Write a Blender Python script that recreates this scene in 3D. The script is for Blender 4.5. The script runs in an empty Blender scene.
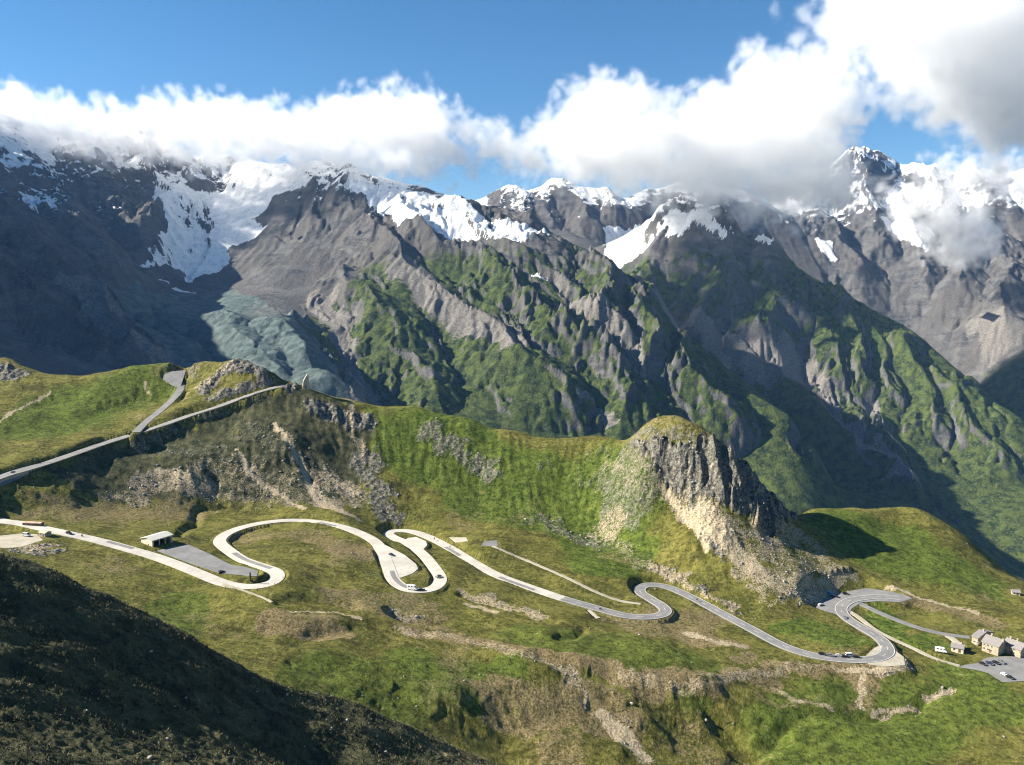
import bpy, bmesh, math, random
import numpy as np
from mathutils import Vector, Matrix

random.seed(7)
rng = np.random.default_rng(7)
scene = bpy.context.scene
COL = scene.collection

# ------------------------------------------------------------------ camera
F, CX, CY, PITCH = 850.0, 512.0, 382.5, math.radians(6.5)
cam_data = bpy.data.cameras.new("camera")
cam_data.sensor_width = 36.0
cam_data.lens = 36.0 * F / 1024.0
cam_data.clip_start = 1.0
cam_data.clip_end = 60000.0
cam = bpy.data.objects.new("camera", cam_data)
cam.rotation_euler = (math.radians(90) - PITCH, 0, 0)
COL.objects.link(cam)
scene.camera = cam

# ------------------------------------------------------------------ sky and sun
SUN_EL, SUN_AZ = math.radians(32), math.radians(-87)      # azimuth clockwise from the view direction (+Y)
to_sun = Vector((math.sin(SUN_AZ) * math.cos(SUN_EL), math.cos(SUN_AZ) * math.cos(SUN_EL), math.sin(SUN_EL)))
world = bpy.data.worlds.new("World")
scene.world = world
world.use_nodes = True
wn, wl = world.node_tree.nodes, world.node_tree.links
wn.clear()
wout = wn.new("ShaderNodeOutputWorld")
wbg = wn.new("ShaderNodeBackground")
wsky = wn.new("ShaderNodeTexSky")
wsky.sky_type = 'NISHITA'
wsky.sun_disc = False
wsky.sun_elevation = SUN_EL
wsky.sun_rotation = SUN_AZ
wsky.altitude = 2500
wsky.air_density = 1.0
wsky.dust_density = 0.1
wsky.ozone_density = 1.3
wbg.inputs["Strength"].default_value = 0.050
whs = wn.new("ShaderNodeHueSaturation")          # clear, saturated mountain sky
whs.inputs["Saturation"].default_value = 1.3
whs.inputs["Hue"].default_value = 0.496
wl.new(wsky.outputs[0], whs.inputs["Color"])
wl.new(whs.outputs[0], wbg.inputs["Color"])
wl.new(wbg.outputs[0], wout.inputs["Surface"])

sun_data = bpy.data.lights.new("sun", 'SUN')
sun_data.energy = 4.8
sun_data.angle = math.radians(0.5)
sun_data.color = (1.0, 0.92, 0.78)
sun = bpy.data.objects.new("sun", sun_data)
sun.rotation_euler = to_sun.to_track_quat('Z', 'Y').to_euler()
sun.location = (-300, 0, 600)
COL.objects.link(sun)

scene.view_settings.view_transform = 'Standard'
scene.view_settings.look = 'None'
scene.view_settings.exposure = 1.5
scene.view_settings.gamma = 1.0
scene.render.engine = 'CYCLES'
scene.cycles.filter_width = 1.1
scene.cycles.use_denoising = True
scene.cycles.denoising_prefilter = 'ACCURATE'
scene.cycles.max_bounces = 12
scene.cycles.diffuse_bounces = 2
scene.cycles.glossy_bounces = 2
scene.cycles.volume_bounces = 10

# ------------------------------------------------------------------ maths helpers
CP, SP = math.cos(PITCH), math.sin(PITCH)


def at(u, v, Y):
    """the point on the sight line of photo position (u, v) at forward distance Y"""
    yc = -(v - CY) / F
    t = Y / (CP + yc * SP)
    return (t * (u - CX) / F, Y, t * (-SP + yc * CP))


def slope_of(v):
    yc = -(v - CY) / F
    return (-SP + yc * CP) / (CP + yc * SP)


def atz(u, v, z):
    return at(u, v, z / slope_of(v))


def hash01(ix, iy, seed):
    h = (ix.astype(np.int64) * 374761393 + iy.astype(np.int64) * 668265263 + seed * 974711) & 0xFFFFFFFF
    h = ((h ^ (h >> 13)) * 1274126177) & 0xFFFFFFFF
    h = h ^ (h >> 16)
    return (h & 0xFFFFFF).astype(np.float32) / 16777216.0


def perlin(x, y, seed=0):
    ix, iy = np.floor(x), np.floor(y)
    fx, fy = (x - ix).astype(np.float32), (y - iy).astype(np.float32)
    ix, iy = ix.astype(np.int64), iy.astype(np.int64)
    u = fx * fx * fx * (fx * (fx * 6 - 15) + 10)
    w = fy * fy * fy * (fy * (fy * 6 - 15) + 10)

    def g(dx, dy):
        a = hash01(ix + dx, iy + dy, seed) * np.float32(2 * math.pi)
        return np.cos(a) * (fx - dx) + np.sin(a) * (fy - dy)
    n0 = g(0, 0) * (1 - u) + g(1, 0) * u
    n1 = g(0, 1) * (1 - u) + g(1, 1) * u
    return (n0 * (1 - w) + n1 * w) * 1.5


def fbm(x, y, octs=4, seed=0, gain=0.5):
    s, a, f = 0, 1.0, 1.0
    for o in range(octs):
        s = s + a * perlin(x * f, y * f, seed + o * 17)
        a *= gain
        f *= 2.03
    return s


def ridged(x, y, octs=4, seed=0, gain=0.5):
    s, a, f, w = 0, 1.0, 1.0, 1.0
    for o in range(octs):
        n = 1 - np.abs(perlin(x * f, y * f, seed + o * 31))
        n = n * n * w
        s = s + a * n
        w = np.clip(n * 1.6, 0, 1)
        a *= gain
        f *= 2.1
    return s


def smooth(lo, hi, x):
    t = np.clip((x - lo) / (hi - lo), 0, 1)
    return t * t * (3 - 2 * t)


class Surface:
    """heights through scattered points (multiquadric)"""

    def __init__(self, pts, c):
        p = np.array(pts, dtype=np.float64)
        key = np.unique(np.round(p[:, :2], 1), axis=0, return_index=True)[1]
        p = p[key]
        self.p, self.c = p, c
        n = len(p)
        d = np.sqrt(((p[:, None, :2] - p[None, :, :2]) ** 2).sum(2) + c * c)
        d -= np.eye(n) * c * 0.15
        A = np.zeros((n + 3, n + 3))
        A[:n, :n] = d
        A[:n, n] = 1
        A[:n, n + 1:] = p[:, :2] / 1000.0
        A[n, :n] = 1
        A[n + 1:, :n] = p[:, :2].T / 1000.0
        self.w = np.linalg.solve(A, np.concatenate([p[:, 2], [0, 0, 0]]))

    def __call__(self, X, Y):
        n = len(self.p)
        out = np.empty(X.size, dtype=np.float32)
        x, y = X.ravel().astype(np.float32), Y.ravel().astype(np.float32)
        px, py = self.p[:, 0].astype(np.float32), self.p[:, 1].astype(np.float32)
        w = self.w[:n].astype(np.float32)
        for i in range(0, x.size, 20000):
            dx = x[i:i + 20000, None] - px
            dy = y[i:i + 20000, None] - py
            r = np.sqrt(dx * dx + dy * dy + np.float32(self.c ** 2))
            out[i:i + 20000] = r @ w
        out += np.float32(self.w[n]) + np.float32(self.w[n + 1] / 1000) * x + np.float32(self.w[n + 2] / 1000) * y
        return out.reshape(X.shape)


class Sheet:
    """a terrain mesh grid that is finer near the viewpoint; columns A = X / Y, rows at distances R"""

    def __init__(self, a0, a1, da, y0, y1, dy):
        self.A = np.arange(a0, a1, da)
        n = int(math.log(y1 / y0) / dy)
        self.R = y0 * np.exp(np.arange(n + 1) * dy)
        self.X = self.R[:, None] * self.A[None, :]
        self.Y = np.repeat(self.R[:, None], len(self.A), 1)
        self.Z = None

    def hit(self, u, v):
        s = slope_of(v)
        a = at(u, v, 1.0)[0]
        j = (a - self.A[0]) / (self.A[1] - self.A[0])
        j0 = int(np.clip(math.floor(j), 0, len(self.A) - 2))
        k = j - j0
        col = self.Z[:, j0] * (1 - k) + self.Z[:, j0 + 1] * k
        d = col - s * self.R
        idx = np.nonzero(d >= 0)[0]
        idx = idx[idx > 0]
        if len(idx) == 0:
            i, t = len(self.R) - 2, 1.0
        else:
            i = idx[0] - 1
            t = d[i] / (d[i] - d[i + 1]) if d[i] != d[i + 1] else 0
        y = self.R[i] * (1 - t) + self.R[i + 1] * t
        return Vector((a * y, y, s * y))

    def z_at(self, x, y):
        i = np.clip(np.searchsorted(self.R, y) - 1, 0, len(self.R) - 2)
        t = (y - self.R[i]) / (self.R[i + 1] - self.R[i])
        j = np.clip((x / y - self.A[0]) / (self.A[1] - self.A[0]), 0, len(self.A) - 1.001)
        j0 = np.floor(j).astype(int)
        k = j - j0
        Z = self.Z
        return (Z[i, j0] * (1 - k) + Z[i, j0 + 1] * k) * (1 - t) + (Z[i + 1, j0] * (1 - k) + Z[i + 1, j0 + 1] * k) * t

    def grad(self, Z=None):
        Z = self.Z if Z is None else Z
        dA = np.gradient(Z, self.A, axis=1)
        dY = np.gradient(Z, self.R, axis=0)
        gx = dA / self.Y
        gy = dY - self.A[None, :] / self.Y * dA
        return gx.astype(np.float32), gy.astype(np.float32)

    def build(self, name, mat, attrs):
        nr, nc = self.X.shape
        co = np.empty((nr * nc, 3), dtype=np.float32)
        co[:, 0], co[:, 1], co[:, 2] = self.X.ravel(), self.Y.ravel(), self.Z.ravel()
        i = np.arange(nr * nc, dtype=np.int32).reshape(nr, nc)
        q = np.stack([i[:-1, :-1], i[:-1, 1:], i[1:, 1:], i[1:, :-1]], axis=-1).reshape(-1)
        me = bpy.data.meshes.new(name)
        me.vertices.add(nr * nc)
        me.vertices.foreach_set("co", co.ravel())
        nf = len(q) // 4
        me.loops.add(len(q))
        me.loops.foreach_set("vertex_index", q)
        me.polygons.add(nf)
        me.polygons.foreach_set("loop_start", np.arange(nf, dtype=np.int32) * 4)
        me.polygons.foreach_set("use_smooth", np.ones(nf, dtype=bool))
        for k, arr in attrs.items():
            at_ = me.attributes.new(k, 'FLOAT_COLOR', 'POINT')
            c = np.zeros((nr * nc, 4), dtype=np.float32)
            for m, ch in enumerate(arr):
                c[:, m] = np.clip(ch, 0, 1).ravel()
            at_.data.foreach_set("color", c.ravel())
        me.update(calc_edges=True)
        me.materials.append(mat)
        ob = bpy.data.objects.new(name, me)
        COL.objects.link(ob)
        ob["kind"] = "structure"
        return ob


def erode(sh, amp, wave, octs, seed, gain=0.5, lo=0.15, hi=0.5):
    """drainage gullies that run down the slope, branching octave by octave"""
    gx, gy = sh.grad()
    out = np.zeros_like(gx)
    a, fr = amp, 1.0 / wave
    for o in range(octs):
        m = np.sqrt(gx * gx + gy * gy) + 1e-6
        k = smooth(lo, hi, m)
        dx, dy = -gy / m, gx / m
        px, py = (sh.X * fr).astype(np.float32), (sh.Y * fr).astype(np.float32)
        ix, iy = np.floor(px), np.floor(py)
        S = np.zeros_like(gx)
        C = np.zeros_like(gx)
        W = np.zeros_like(gx)
        for ox in (-1, 0, 1):
            for oy in (-1, 0, 1):
                cx, cy = ix + ox, iy + oy
                jx = hash01(cx, cy, seed + o * 7)
                jy = hash01(cx, cy, seed + o * 7 + 101)
                ph = hash01(cx, cy, seed + o * 7 + 211) * np.float32(2.0)
                vx, vy = px - cx - jx, py - cy - jy
                w = np.exp(-2.2 * (vx * vx + vy * vy))
                q = (vx * dx + vy * dy) * np.float32(2 * math.pi) + ph
                C += np.cos(q) * w
                S += np.sin(q) * w
                W += w
        C /= W
        S /= W
        h = (1 - np.abs(C)) * 2 - 1.2 if o % 2 == 1 else C
        out += a * k * h
        gx = gx - S * dx * k * a * fr * 6.28 * 0.6
        gy = gy - S * dy * k * a * fr * 6.28 * 0.6
        a *= gain
        fr *= 2.0
    return out


def poly_dist(X, Y, pts):
    """distance from (X, Y) to a polyline"""
    best = np.full(X.shape, 1e9, dtype=np.float32)
    p = np.array([(q[0], q[1]) for q in pts], dtype=np.float32)
    if len(p) == 1:
        return np.hypot(X - p[0, 0], Y - p[0, 1])
    for a, b in zip(p[:-1], p[1:]):
        d = b - a
        L = float(d @ d) + 1e-6
        t = np.clip(((X - a[0]) * d[0] + (Y - a[1]) * d[1]) / L, 0, 1)
        np.minimum(best, np.hypot(X - a[0] - t * d[0], Y - a[1] - t * d[1]), out=best)
    return best


def in_poly(X, Y, pts):
    r = np.zeros(X.shape, dtype=bool)
    n = len(pts)
    for i in range(n):
        x1, y1 = pts[i][0], pts[i][1]
        x2, y2 = pts[(i + 1) % n][0], pts[(i + 1) % n][1]
        c = ((y1 > Y) != (y2 > Y)) & (X < (x2 - x1) * (Y - y1) / (y2 - y1 + 1e-9) + x1)
        r ^= c
    return r


def tag(o, label=None, cat=None, group=None, kind=None):
    if label: o["label"] = label
    if cat: o["category"] = cat
    if group: o["group"] = group
    if kind: o["kind"] = kind
    return o


def mask(sh, rows, wob=0.0, scale=60.0, seed=3):
    """soft areas along lines: rows of (strength, radius in metres, [photo points])"""
    x, y = sh.X, sh.Y
    if wob:
        x = x + fbm(x / scale, sh.Y / scale, 4, seed) * wob
        y = y + fbm(sh.X / scale + 7, y / scale, 4, seed + 1) * wob
    m = np.zeros(sh.X.shape, dtype=np.float32)
    for s_, r_, pts_ in rows:
        q = [sh.hit(u, v) for u, v in pts_]
        np.maximum(m, s_ * smooth(1.25, 0.7, poly_dist(x, y, q) / r_), out=m)
    return m


def area(sh, polys, wob, scale, seed=9):
    x = sh.X + fbm(sh.X / scale, sh.Y / scale, 5, seed) * wob
    y = sh.Y + fbm(sh.X / scale + 7, sh.Y / scale, 5, seed + 1) * wob
    m = np.zeros(sh.X.shape, dtype=np.float32)
    for pts_ in polys:
        m = np.maximum(m, in_poly(x, y, [sh.hit(u, v) for u, v in pts_]))
    return m


def carve(sh, w, amp, pts, power=1.3, wx=0, wy=0):
    """raise (or cut, with a negative amount) a rib along a line on the mountain"""
    q = [sh.hit(u, v) for u, v in pts]
    d = poly_dist(sh.X + wx, sh.Y + wy, [(p.x, p.y) for p in q])
    return amp * np.clip(1 - d / w, 0, 1) ** power



# ------------------------------------------------------------------ material helpers
def new_mat(name):
    m = bpy.data.materials.new(name)
    m.use_nodes = True
    return m, m.node_tree.nodes, m.node_tree.links, m.node_tree.nodes["Principled BSDF"]


class N:
    """small wrapper to write node graphs"""

    def __init__(self, m):
        self.n, self.l = m.node_tree.nodes, m.node_tree.links

    def put(self, sock, v):
        if v is None: return
        if isinstance(v, bpy.types.NodeSocket): self.l.new(v, sock)
        else: sock.default_value = v

    def math(self, op, a, b=None, c=None, clamp=False):
        x = self.n.new("ShaderNodeMath"); x.operation = op; x.use_clamp = clamp
        self.put(x.inputs[0], a); self.put(x.inputs[1], b); self.put(x.inputs[2], c)
        return x.outputs[0]

    def ramp(self, v, lo, hi, a=0.0, b=1.0):
        x = self.n.new("ShaderNodeMapRange"); x.interpolation_type = 'SMOOTHSTEP'
        self.put(x.inputs[0], v)
        for k, q in zip((1, 2, 3, 4), (lo, hi, a, b)): self.put(x.inputs[k], q)
        return x.outputs[0]

    def mix(self, f, a, b, mode='MIX'):
        x = self.n.new("ShaderNodeMix"); x.data_type = 'RGBA'; x.blend_type = mode
        self.put(x.inputs[0], f)
        self.put(x.inputs[6], a if isinstance(a, bpy.types.NodeSocket) else (*a, 1))
        self.put(x.inputs[7], b if isinstance(b, bpy.types.NodeSocket) else (*b, 1))
        return x.outputs[2]

    def pos(self, sx=1.0, sy=1.0, sz=1.0):
        g = self.n.new("ShaderNodeNewGeometry")
        x = self.n.new("ShaderNodeMapping")
        self.l.new(g.outputs["Position"], x.inputs[0])
        x.inputs["Scale"].default_value = (sx, sy, sz)
        return x.outputs[0]

    def noise(self, vec, scale, detail=4, rough=0.55, dist=0.0):
        x = self.n.new("ShaderNodeTexNoise")
        self.put(x.inputs["Vector"], vec)
        x.inputs["Scale"].default_value = scale
        x.inputs["Detail"].default_value = detail
        x.inputs["Roughness"].default_value = rough
        x.inputs["Distortion"].default_value = dist
        return x.outputs[0]

    def voro(self, vec, scale, out="Distance", feature='F1'):
        x = self.n.new("ShaderNodeTexVoronoi"); x.feature = feature
        self.put(x.inputs["Vector"], vec)
        x.inputs["Scale"].default_value = scale
        return x.outputs[out]

    def attr(self, name):
        x = self.n.new("ShaderNodeAttribute"); x.attribute_name = name
        s = self.n.new("ShaderNodeSeparateColor")
        self.l.new(x.outputs["Color"], s.inputs[0])
        return s.outputs[0], s.outputs[1], s.outputs[2], x.outputs["Alpha"]

    def bump(self, h, strength, dist, normal=None):
        x = self.n.new("ShaderNodeBump")
        x.inputs["Strength"].default_value = strength
        x.inputs["Distance"].default_value = dist
        self.put(x.inputs["Height"], h)
        if normal is not None: self.l.new(normal, x.inputs["Normal"])
        return x.outputs[0]


# ------------------------------------------------------------------ near ground
near = []
def P(u, v, Y): near.append(at(u, v, Y))
def PZ(*rows):
    for u, v, z in rows: near.append(atz(u, v, z))
def crest(rows, back=60, drop=45, both=True):
    for u, v, Y in rows:
        p = at(u, v, Y)
        near.append(p)
        if both:
            s = (Y + back) / Y
            near.append((p[0] * s, Y + back, p[2] - drop))

# shaded spur below the viewpoint
for r in [(0, 650, 135), (150, 700, 150), (0, 765, 100), (200, 765, 128), (340, 765, 165), (100, 650, 155), (250, 720, 165)]: P(*r)
near += [(-30, 35, -28), (40, 40, -42), (-60, 60, -37), (80, 80, -75), (-100, 90, -45), (-130, 130, -45), (0, 110, -75), (60, 170, -130)]
crest([(-60, 535, 168), (0, 556, 174), (60, 573, 180), (110, 596, 185), (170, 628, 190), (220, 655, 195), (280, 682, 200), (340, 705, 207), (400, 724, 214), (450, 745, 220)], 60, 42)
# basin with the road
PZ((0, 518, -150), (0, 535, -150), (30, 545, -151), (60, 530, -152), (100, 541, -155), (150, 555, -160), (190, 545, -161), (230, 585, -165), (243, 587, -163), (275, 578, -164), (130, 575, -160), (200, 600, -165),
   (261, 566, -165), (229, 550, -168), (220, 541, -169), (243, 527, -171), (297, 520, -172), (352, 530, -174), (382, 550, -177), (394, 580, -180), (420, 591, -181), (442, 580, -182), (424, 556, -184),
   (389, 534, -186), (411, 531, -186), (452, 549, -188), (500, 577, -191), (567, 600, -195), (626, 617, -199), (665, 610, -200), (639, 589, -202), (670, 587, -203), (722, 614, -206), (783, 646, -208),
   (842, 659, -209), (889, 652, -210), (862, 628, -212), (840, 606, -213), (877, 596, -213), (915, 627, -216), (968, 637, -217), (1000, 650, -217), (1040, 650, -218), (1000, 675, -217), (959, 666, -217), (900, 640, -214),
   (300, 548, -170), (330, 575, -173), (285, 600, -166), (300, 611, -168), (350, 602, -174), (250, 622, -168), (300, 640, -170), (350, 660, -174), (400, 628, -181), (480, 641, -185), (460, 610, -185), (400, 690, -182),
   (560, 665, -190), (520, 610, -189), (600, 640, -194), (640, 680, -196), (690, 686, -200), (760, 671, -205), (700, 650, -202), (760, 650, -206),
   (500, 700, -194), (450, 700, -188), (500, 755, -204), (600, 740, -206), (640, 765, -212), (560, 700, -199), (680, 720, -211), (730, 725, -214), (700, 765, -217), (800, 700, -212), (850, 706, -217), (870, 669, -211), (800, 664, -208), (780, 690, -211),
   (900, 700, -217), (960, 700, -217), (1000, 760, -221), (900, 760, -220), (800, 760, -219), (920, 676, -214), (1080, 700, -218), (1100, 765, -223),
   (540, 572, -192), (597, 592, -196), (590, 570, -193), (480, 545, -185))
# foot of the slopes
PZ((0, 500, -141), (50, 502, -147), (100, 505, -155), (150, 503, -158), (200, 503, -163), (250, 504, -167), (300, 510, -169), (340, 516, -171), (430, 527, -183), (500, 540, -186), (560, 553, -190), (620, 572, -196), (690, 588, -201), (760, 608, -206), (820, 600, -211), (845, 590, -212))
# ridge with the upper road, green slope above it
for r in [(-40, 492, 545), (0, 479, 572), (45, 463.5, 605), (101, 444, 650), (150, 428, 690), (188, 416, 712), (230, 402, 735), (262, 391, 752), (290, 383, 765)]: P(*r)
for r in [(0, 420, 690), (60, 430, 690), (60, 400, 745), (130, 400, 760), (30, 385, 760), (162, 409, 735), (178, 395, 770), (183, 378, 792), (176, 374, 796)]: P(*r)
crest([(-90, 420, 720), (-40, 390, 790), (0, 358, 830), (20, 367, 815), (60, 374, 800), (100, 371, 802), (130, 365, 806), (175, 362, 815)], 90, 75)
crest([(205, 362, 805), (240, 359.5, 795), (270, 372, 785), (305, 386, 775)], 60, 60)
for r in [(200, 396, 752), (222, 384, 765), (232, 392, 752)]: P(*r)
# steep upper bank under the road, scree slope mid points
for r in [(0, 489, 566), (50, 474, 600), (100, 457, 646), (150, 443, 684), (200, 426, 708), (230, 416, 727), (262, 406, 742), (290, 398, 756), (125, 450, 668), (125, 470, 634), (175, 436, 695), (175, 455, 668)]: P(*r)
for r in [(150, 465, 650), (230, 450, 680), (290, 440, 700), (100, 475, 622), (340, 460, 705), (400, 465, 710), (470, 480, 705), (560, 495, 690), (620, 500, 660), (640, 540, 615), (600, 540, 640)]: P(*r)
# long ridge to the crag
crest([(340, 398, 782), (370, 405, 785), (420, 407, 785), (470, 418, 770), (520, 430, 757), (575, 437, 742), (605, 434, 725), (650, 420, 690), (680, 416, 672), (705, 428, 662), (720, 441, 652), (740, 462, 643)], 45, 50)
crest([(765, 490, 638)], 40, 34)
crest([(790, 520, 634), (820, 552, 610), (848, 576, 578)], both=False)
for r in [(600, 450, 712), (650, 442, 668), (690, 443, 650), (640, 462, 655), (680, 490, 637), (660, 480, 645), (720, 500, 618), (760, 530, 606), (700, 530, 600), (760, 570, 565), (800, 575, 563), (710, 460, 640), (620, 460, 690)]: P(*r)
# right shoulder beyond the crag
PZ((880, 590, -211), (930, 595, -215), (1000, 605, -219), (960, 580, -214), (900, 560, -207))
for r in [(830, 520, 668), (860, 540, 645), (900, 530, 685)]: P(*r)
crest([(805, 512, 700), (850, 507, 720), (890, 507, 728), (920, 513, 725), (950, 528, 712), (985, 552, 688), (1020, 580, 650), (1060, 600, 630)], 90, 110)
# drop to the valley beyond
for x in (-900, -600, -350, -100, 100, 300, 500, 800):
    near.append((x, 1000, -330 + 0.06 * min(0, -x) * 1.0 if x > -300 else -230))
    near.append((x * 1.2, 1350, -560 if x > -300 else -420))
near += [(520, 640, -245), (700, 600, -290), (600, 450, -228), (500, 330, -230), (300, 200, -190), (150, 120, -130), (-700, 650, -130), (-520, 480, -110), (-330, 300, -90), (-420, 560, -130), (-560, 800, -150)]

G = Sheet(-0.80, 0.80, 0.0014, 30.0, 1300.0, 0.0040)
surf = Surface(near, 14.0)
G.Z = surf(G.X, G.Y).astype(np.float64)

# relief of the near ground
nx, ny = G.X, G.Y
gx, gy = G.grad()
slope = np.hypot(gx, gy)
gwx = (fbm(nx / 40, ny / 40, 4, 105) * 9).astype(np.float32)
gwy = (fbm(nx / 40 + 9, ny / 40, 4, 106) * 9).astype(np.float32)
CRAG = [(632, 446), (650, 446), (690, 438), (715, 441), (742, 465), (772, 492), (795, 524), (770, 532), (735, 518), (700, 497), (668, 490), (655, 470), (640, 458)]
crag = area(G, [CRAG], 6, 25)
cliff = np.maximum(crag, mask(G, [(1, 9, [(205, 388), (225, 372), (243, 364), (268, 377), (290, 385)]), (0.9, 10, [(318, 408), (345, 414), (365, 420)]), (0.9, 16, [(0, 372), (12, 374)]), (0.7, 9, [(215, 395), (240, 388), (262, 386)])], 6, 20))
far_part = smooth(260, 330, ny)
hum = fbm(nx / 60, ny / 60, 2, 201) * 3.0 + fbm(nx / 24, ny / 24, 3, 203) * 1.0 + fbm((nx + gwx) / 9, (ny + gwy) / 9, 3, 205) * 0.28
G.Z += hum * far_part * (0.75 + 0.25 * smooth(0.1, 0.4, slope))
G.Z += erode(G, 0.8, 34.0, 3, 301, gain=0.55, lo=0.35, hi=0.65) * far_part
# shaded spur: tussocks, hollows and stones
fore = 1 - far_part
G.Z += fore * (fbm(nx / 26, ny / 26, 3, 211) * 1.7 + fbm((nx + gwx * .3) / 7, (ny + gwy * .3) / 7, 3, 213) * 0.5 + ridged(nx / 2.2, ny / 2.2, 3, 215) * 0.22 + perlin(nx / 0.8, ny / 0.8, 217) * 0.09)
# crag pinnacles
G.Z += cliff * ((ridged((nx + gwx * .4) / 13, (ny + gwy * .4) / 22, 4, 221) - 0.7) * (2.5 + 4.0 * crag) + fbm(nx / 4, ny / 4, 3, 223) * 1.3)
# brooks, banks and gullies
for w_, a_, p_ in [(5, -2.6, [(70, 536), (120, 541), (150, 540), (181, 536), (190, 524), (199, 512), (220, 507), (240, 505)]), (7, -3.2, [(953, 690), (930, 697), (915, 708), (889, 710), (871, 713), (850, 714), (812, 716), (792, 729), (774, 744), (745, 757), (735, 775)]),
                   (9, -3.0, [(690, 690), (715, 712), (735, 730), (745, 752)]), (6, -3.0, [(462, 593), (490, 600), (520, 612), (545, 622)]), (5, -2.0, [(555, 638), (572, 636), (585, 630)]), (7, -3.5, [(395, 612), (412, 618), (440, 622)]),
                   (9, -2.5, [(295, 642), (330, 632), (350, 628)]), (8, -2.2, [(280, 600), (320, 600), (350, 605)]), (10, -4, [(545, 655), (580, 668), (610, 672)]), (6, -2.2, [(660, 488), (690, 520), (708, 550)]), (4, -1.8, [(274, 424), (292, 449), (310, 482)])]:
    G.Z += carve(G, w_, a_, p_, 1.0, gwx * .4, gwy * .4)
for w_, a_, p_ in [(11, 2.0, [(400, 628), (450, 634), (520, 650), (560, 666), (620, 672)]), (8, 1.4, [(690, 686), (740, 675), (800, 663), (868, 668)]), (12, 2.5, [(250, 620), (300, 624), (330, 622)]), (9, 1.5, [(300, 545), (330, 548)]), (8, 1.6, [(470, 612), (500, 625), (540, 632)]), (9, 1.8, [(440, 640), (500, 655), (545, 666)]), (10, 2.0, [(500, 735), (560, 742), (620, 755)])]:
    G.Z += carve(G, w_, a_, p_, 1.0, gwx * .4, gwy * .4)

# ------------------------------------------------------------------ roads: centre lines, levels and grading of the ground
ROADS = {
    "pass_road": (8.2, [(-25, 514), (0, 520.5), (22, 523.4), (44, 528.4), (67.4, 533.4), (96.7, 540), (126, 548), (152.4, 555.6), (178.8, 565), (202, 574.4), (222.8, 582.6), (243.3, 586.5), (264, 585), (276.5, 579), (275.6, 571.5), (261, 566), (243.3, 559.7), (228.7, 550.3), (219.5, 541.5), (225.7, 534), (243, 527), (269.7, 521.8), (296.7, 520.2), (326, 523), (352.4, 530), (373, 540), (381.7, 550.3), (387.6, 565), (393.5, 579.6), (405.2, 588), (420, 590.5), (434.5, 587.5), (440.5, 579), (434.5, 568), (424.2, 555.6), (411, 545), (396.4, 538.6), (388, 533.8), (394, 530.8), (411, 531.3), (428.7, 537), (452, 549), (475.6, 563.5), (500, 576.2), (538, 590), (567, 599.6), (596.5, 608), (625.8, 615.6), (649.2, 616.8), (664, 613.5), (664, 607.5), (652, 599.6), (640.5, 592.5), (640.5, 587), (652, 584.5), (669.7, 587.6), (693, 598), (722.5, 613.6), (750, 628.2), (782.8, 645.5), (812, 655), (841.6, 659.2), (865, 659.5), (881, 657), (888, 650), (880, 638.5), (862, 627.5), (846.5, 617.5), (841, 608), (851, 600), (877, 596.5), (900.5, 598)]),
    "upper_road": (9.0, [(-30, 489), (0, 477), (20.3, 471), (45.7, 463.3), (76, 453), (101.6, 444), (132, 434.7), (162.5, 425), (188, 416), (215.8, 407.3), (243.8, 397), (262, 391), (286, 384.5)]),
    "branch_road": (6.5, [(136, 432), (147, 421), (162.5, 408.6), (176.8, 394.6), (181, 385.7), (178, 378), (183, 371)]),
    "hotel_lane": (4.6, [(857, 602), (872, 609), (888.7, 616.5), (915, 626.5), (944.6, 634), (972, 637.5)]),
    "lower_lane": (3.4, [(849, 611), (860, 618), (874, 629), (892, 638.5), (915, 649), (935.8, 659), (962, 666.5)]),
    "side_lane": (4.2, [(946, 634.5), (954, 639.5), (960, 646)]),
}
TRAILS = {
    "gravel_track": (2.6, [(492, 545.5), (508.6, 552.8), (538, 565), (567, 577.7), (596.5, 592), (620, 600.5), (642, 604)]),
    "spur_track": (2.4, [(586, 607), (593, 614), (599.5, 619)]),
    "meadow_path": (1.3, [(222, 583), (240, 589), (262, 597), (272, 602)]),
}
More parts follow.
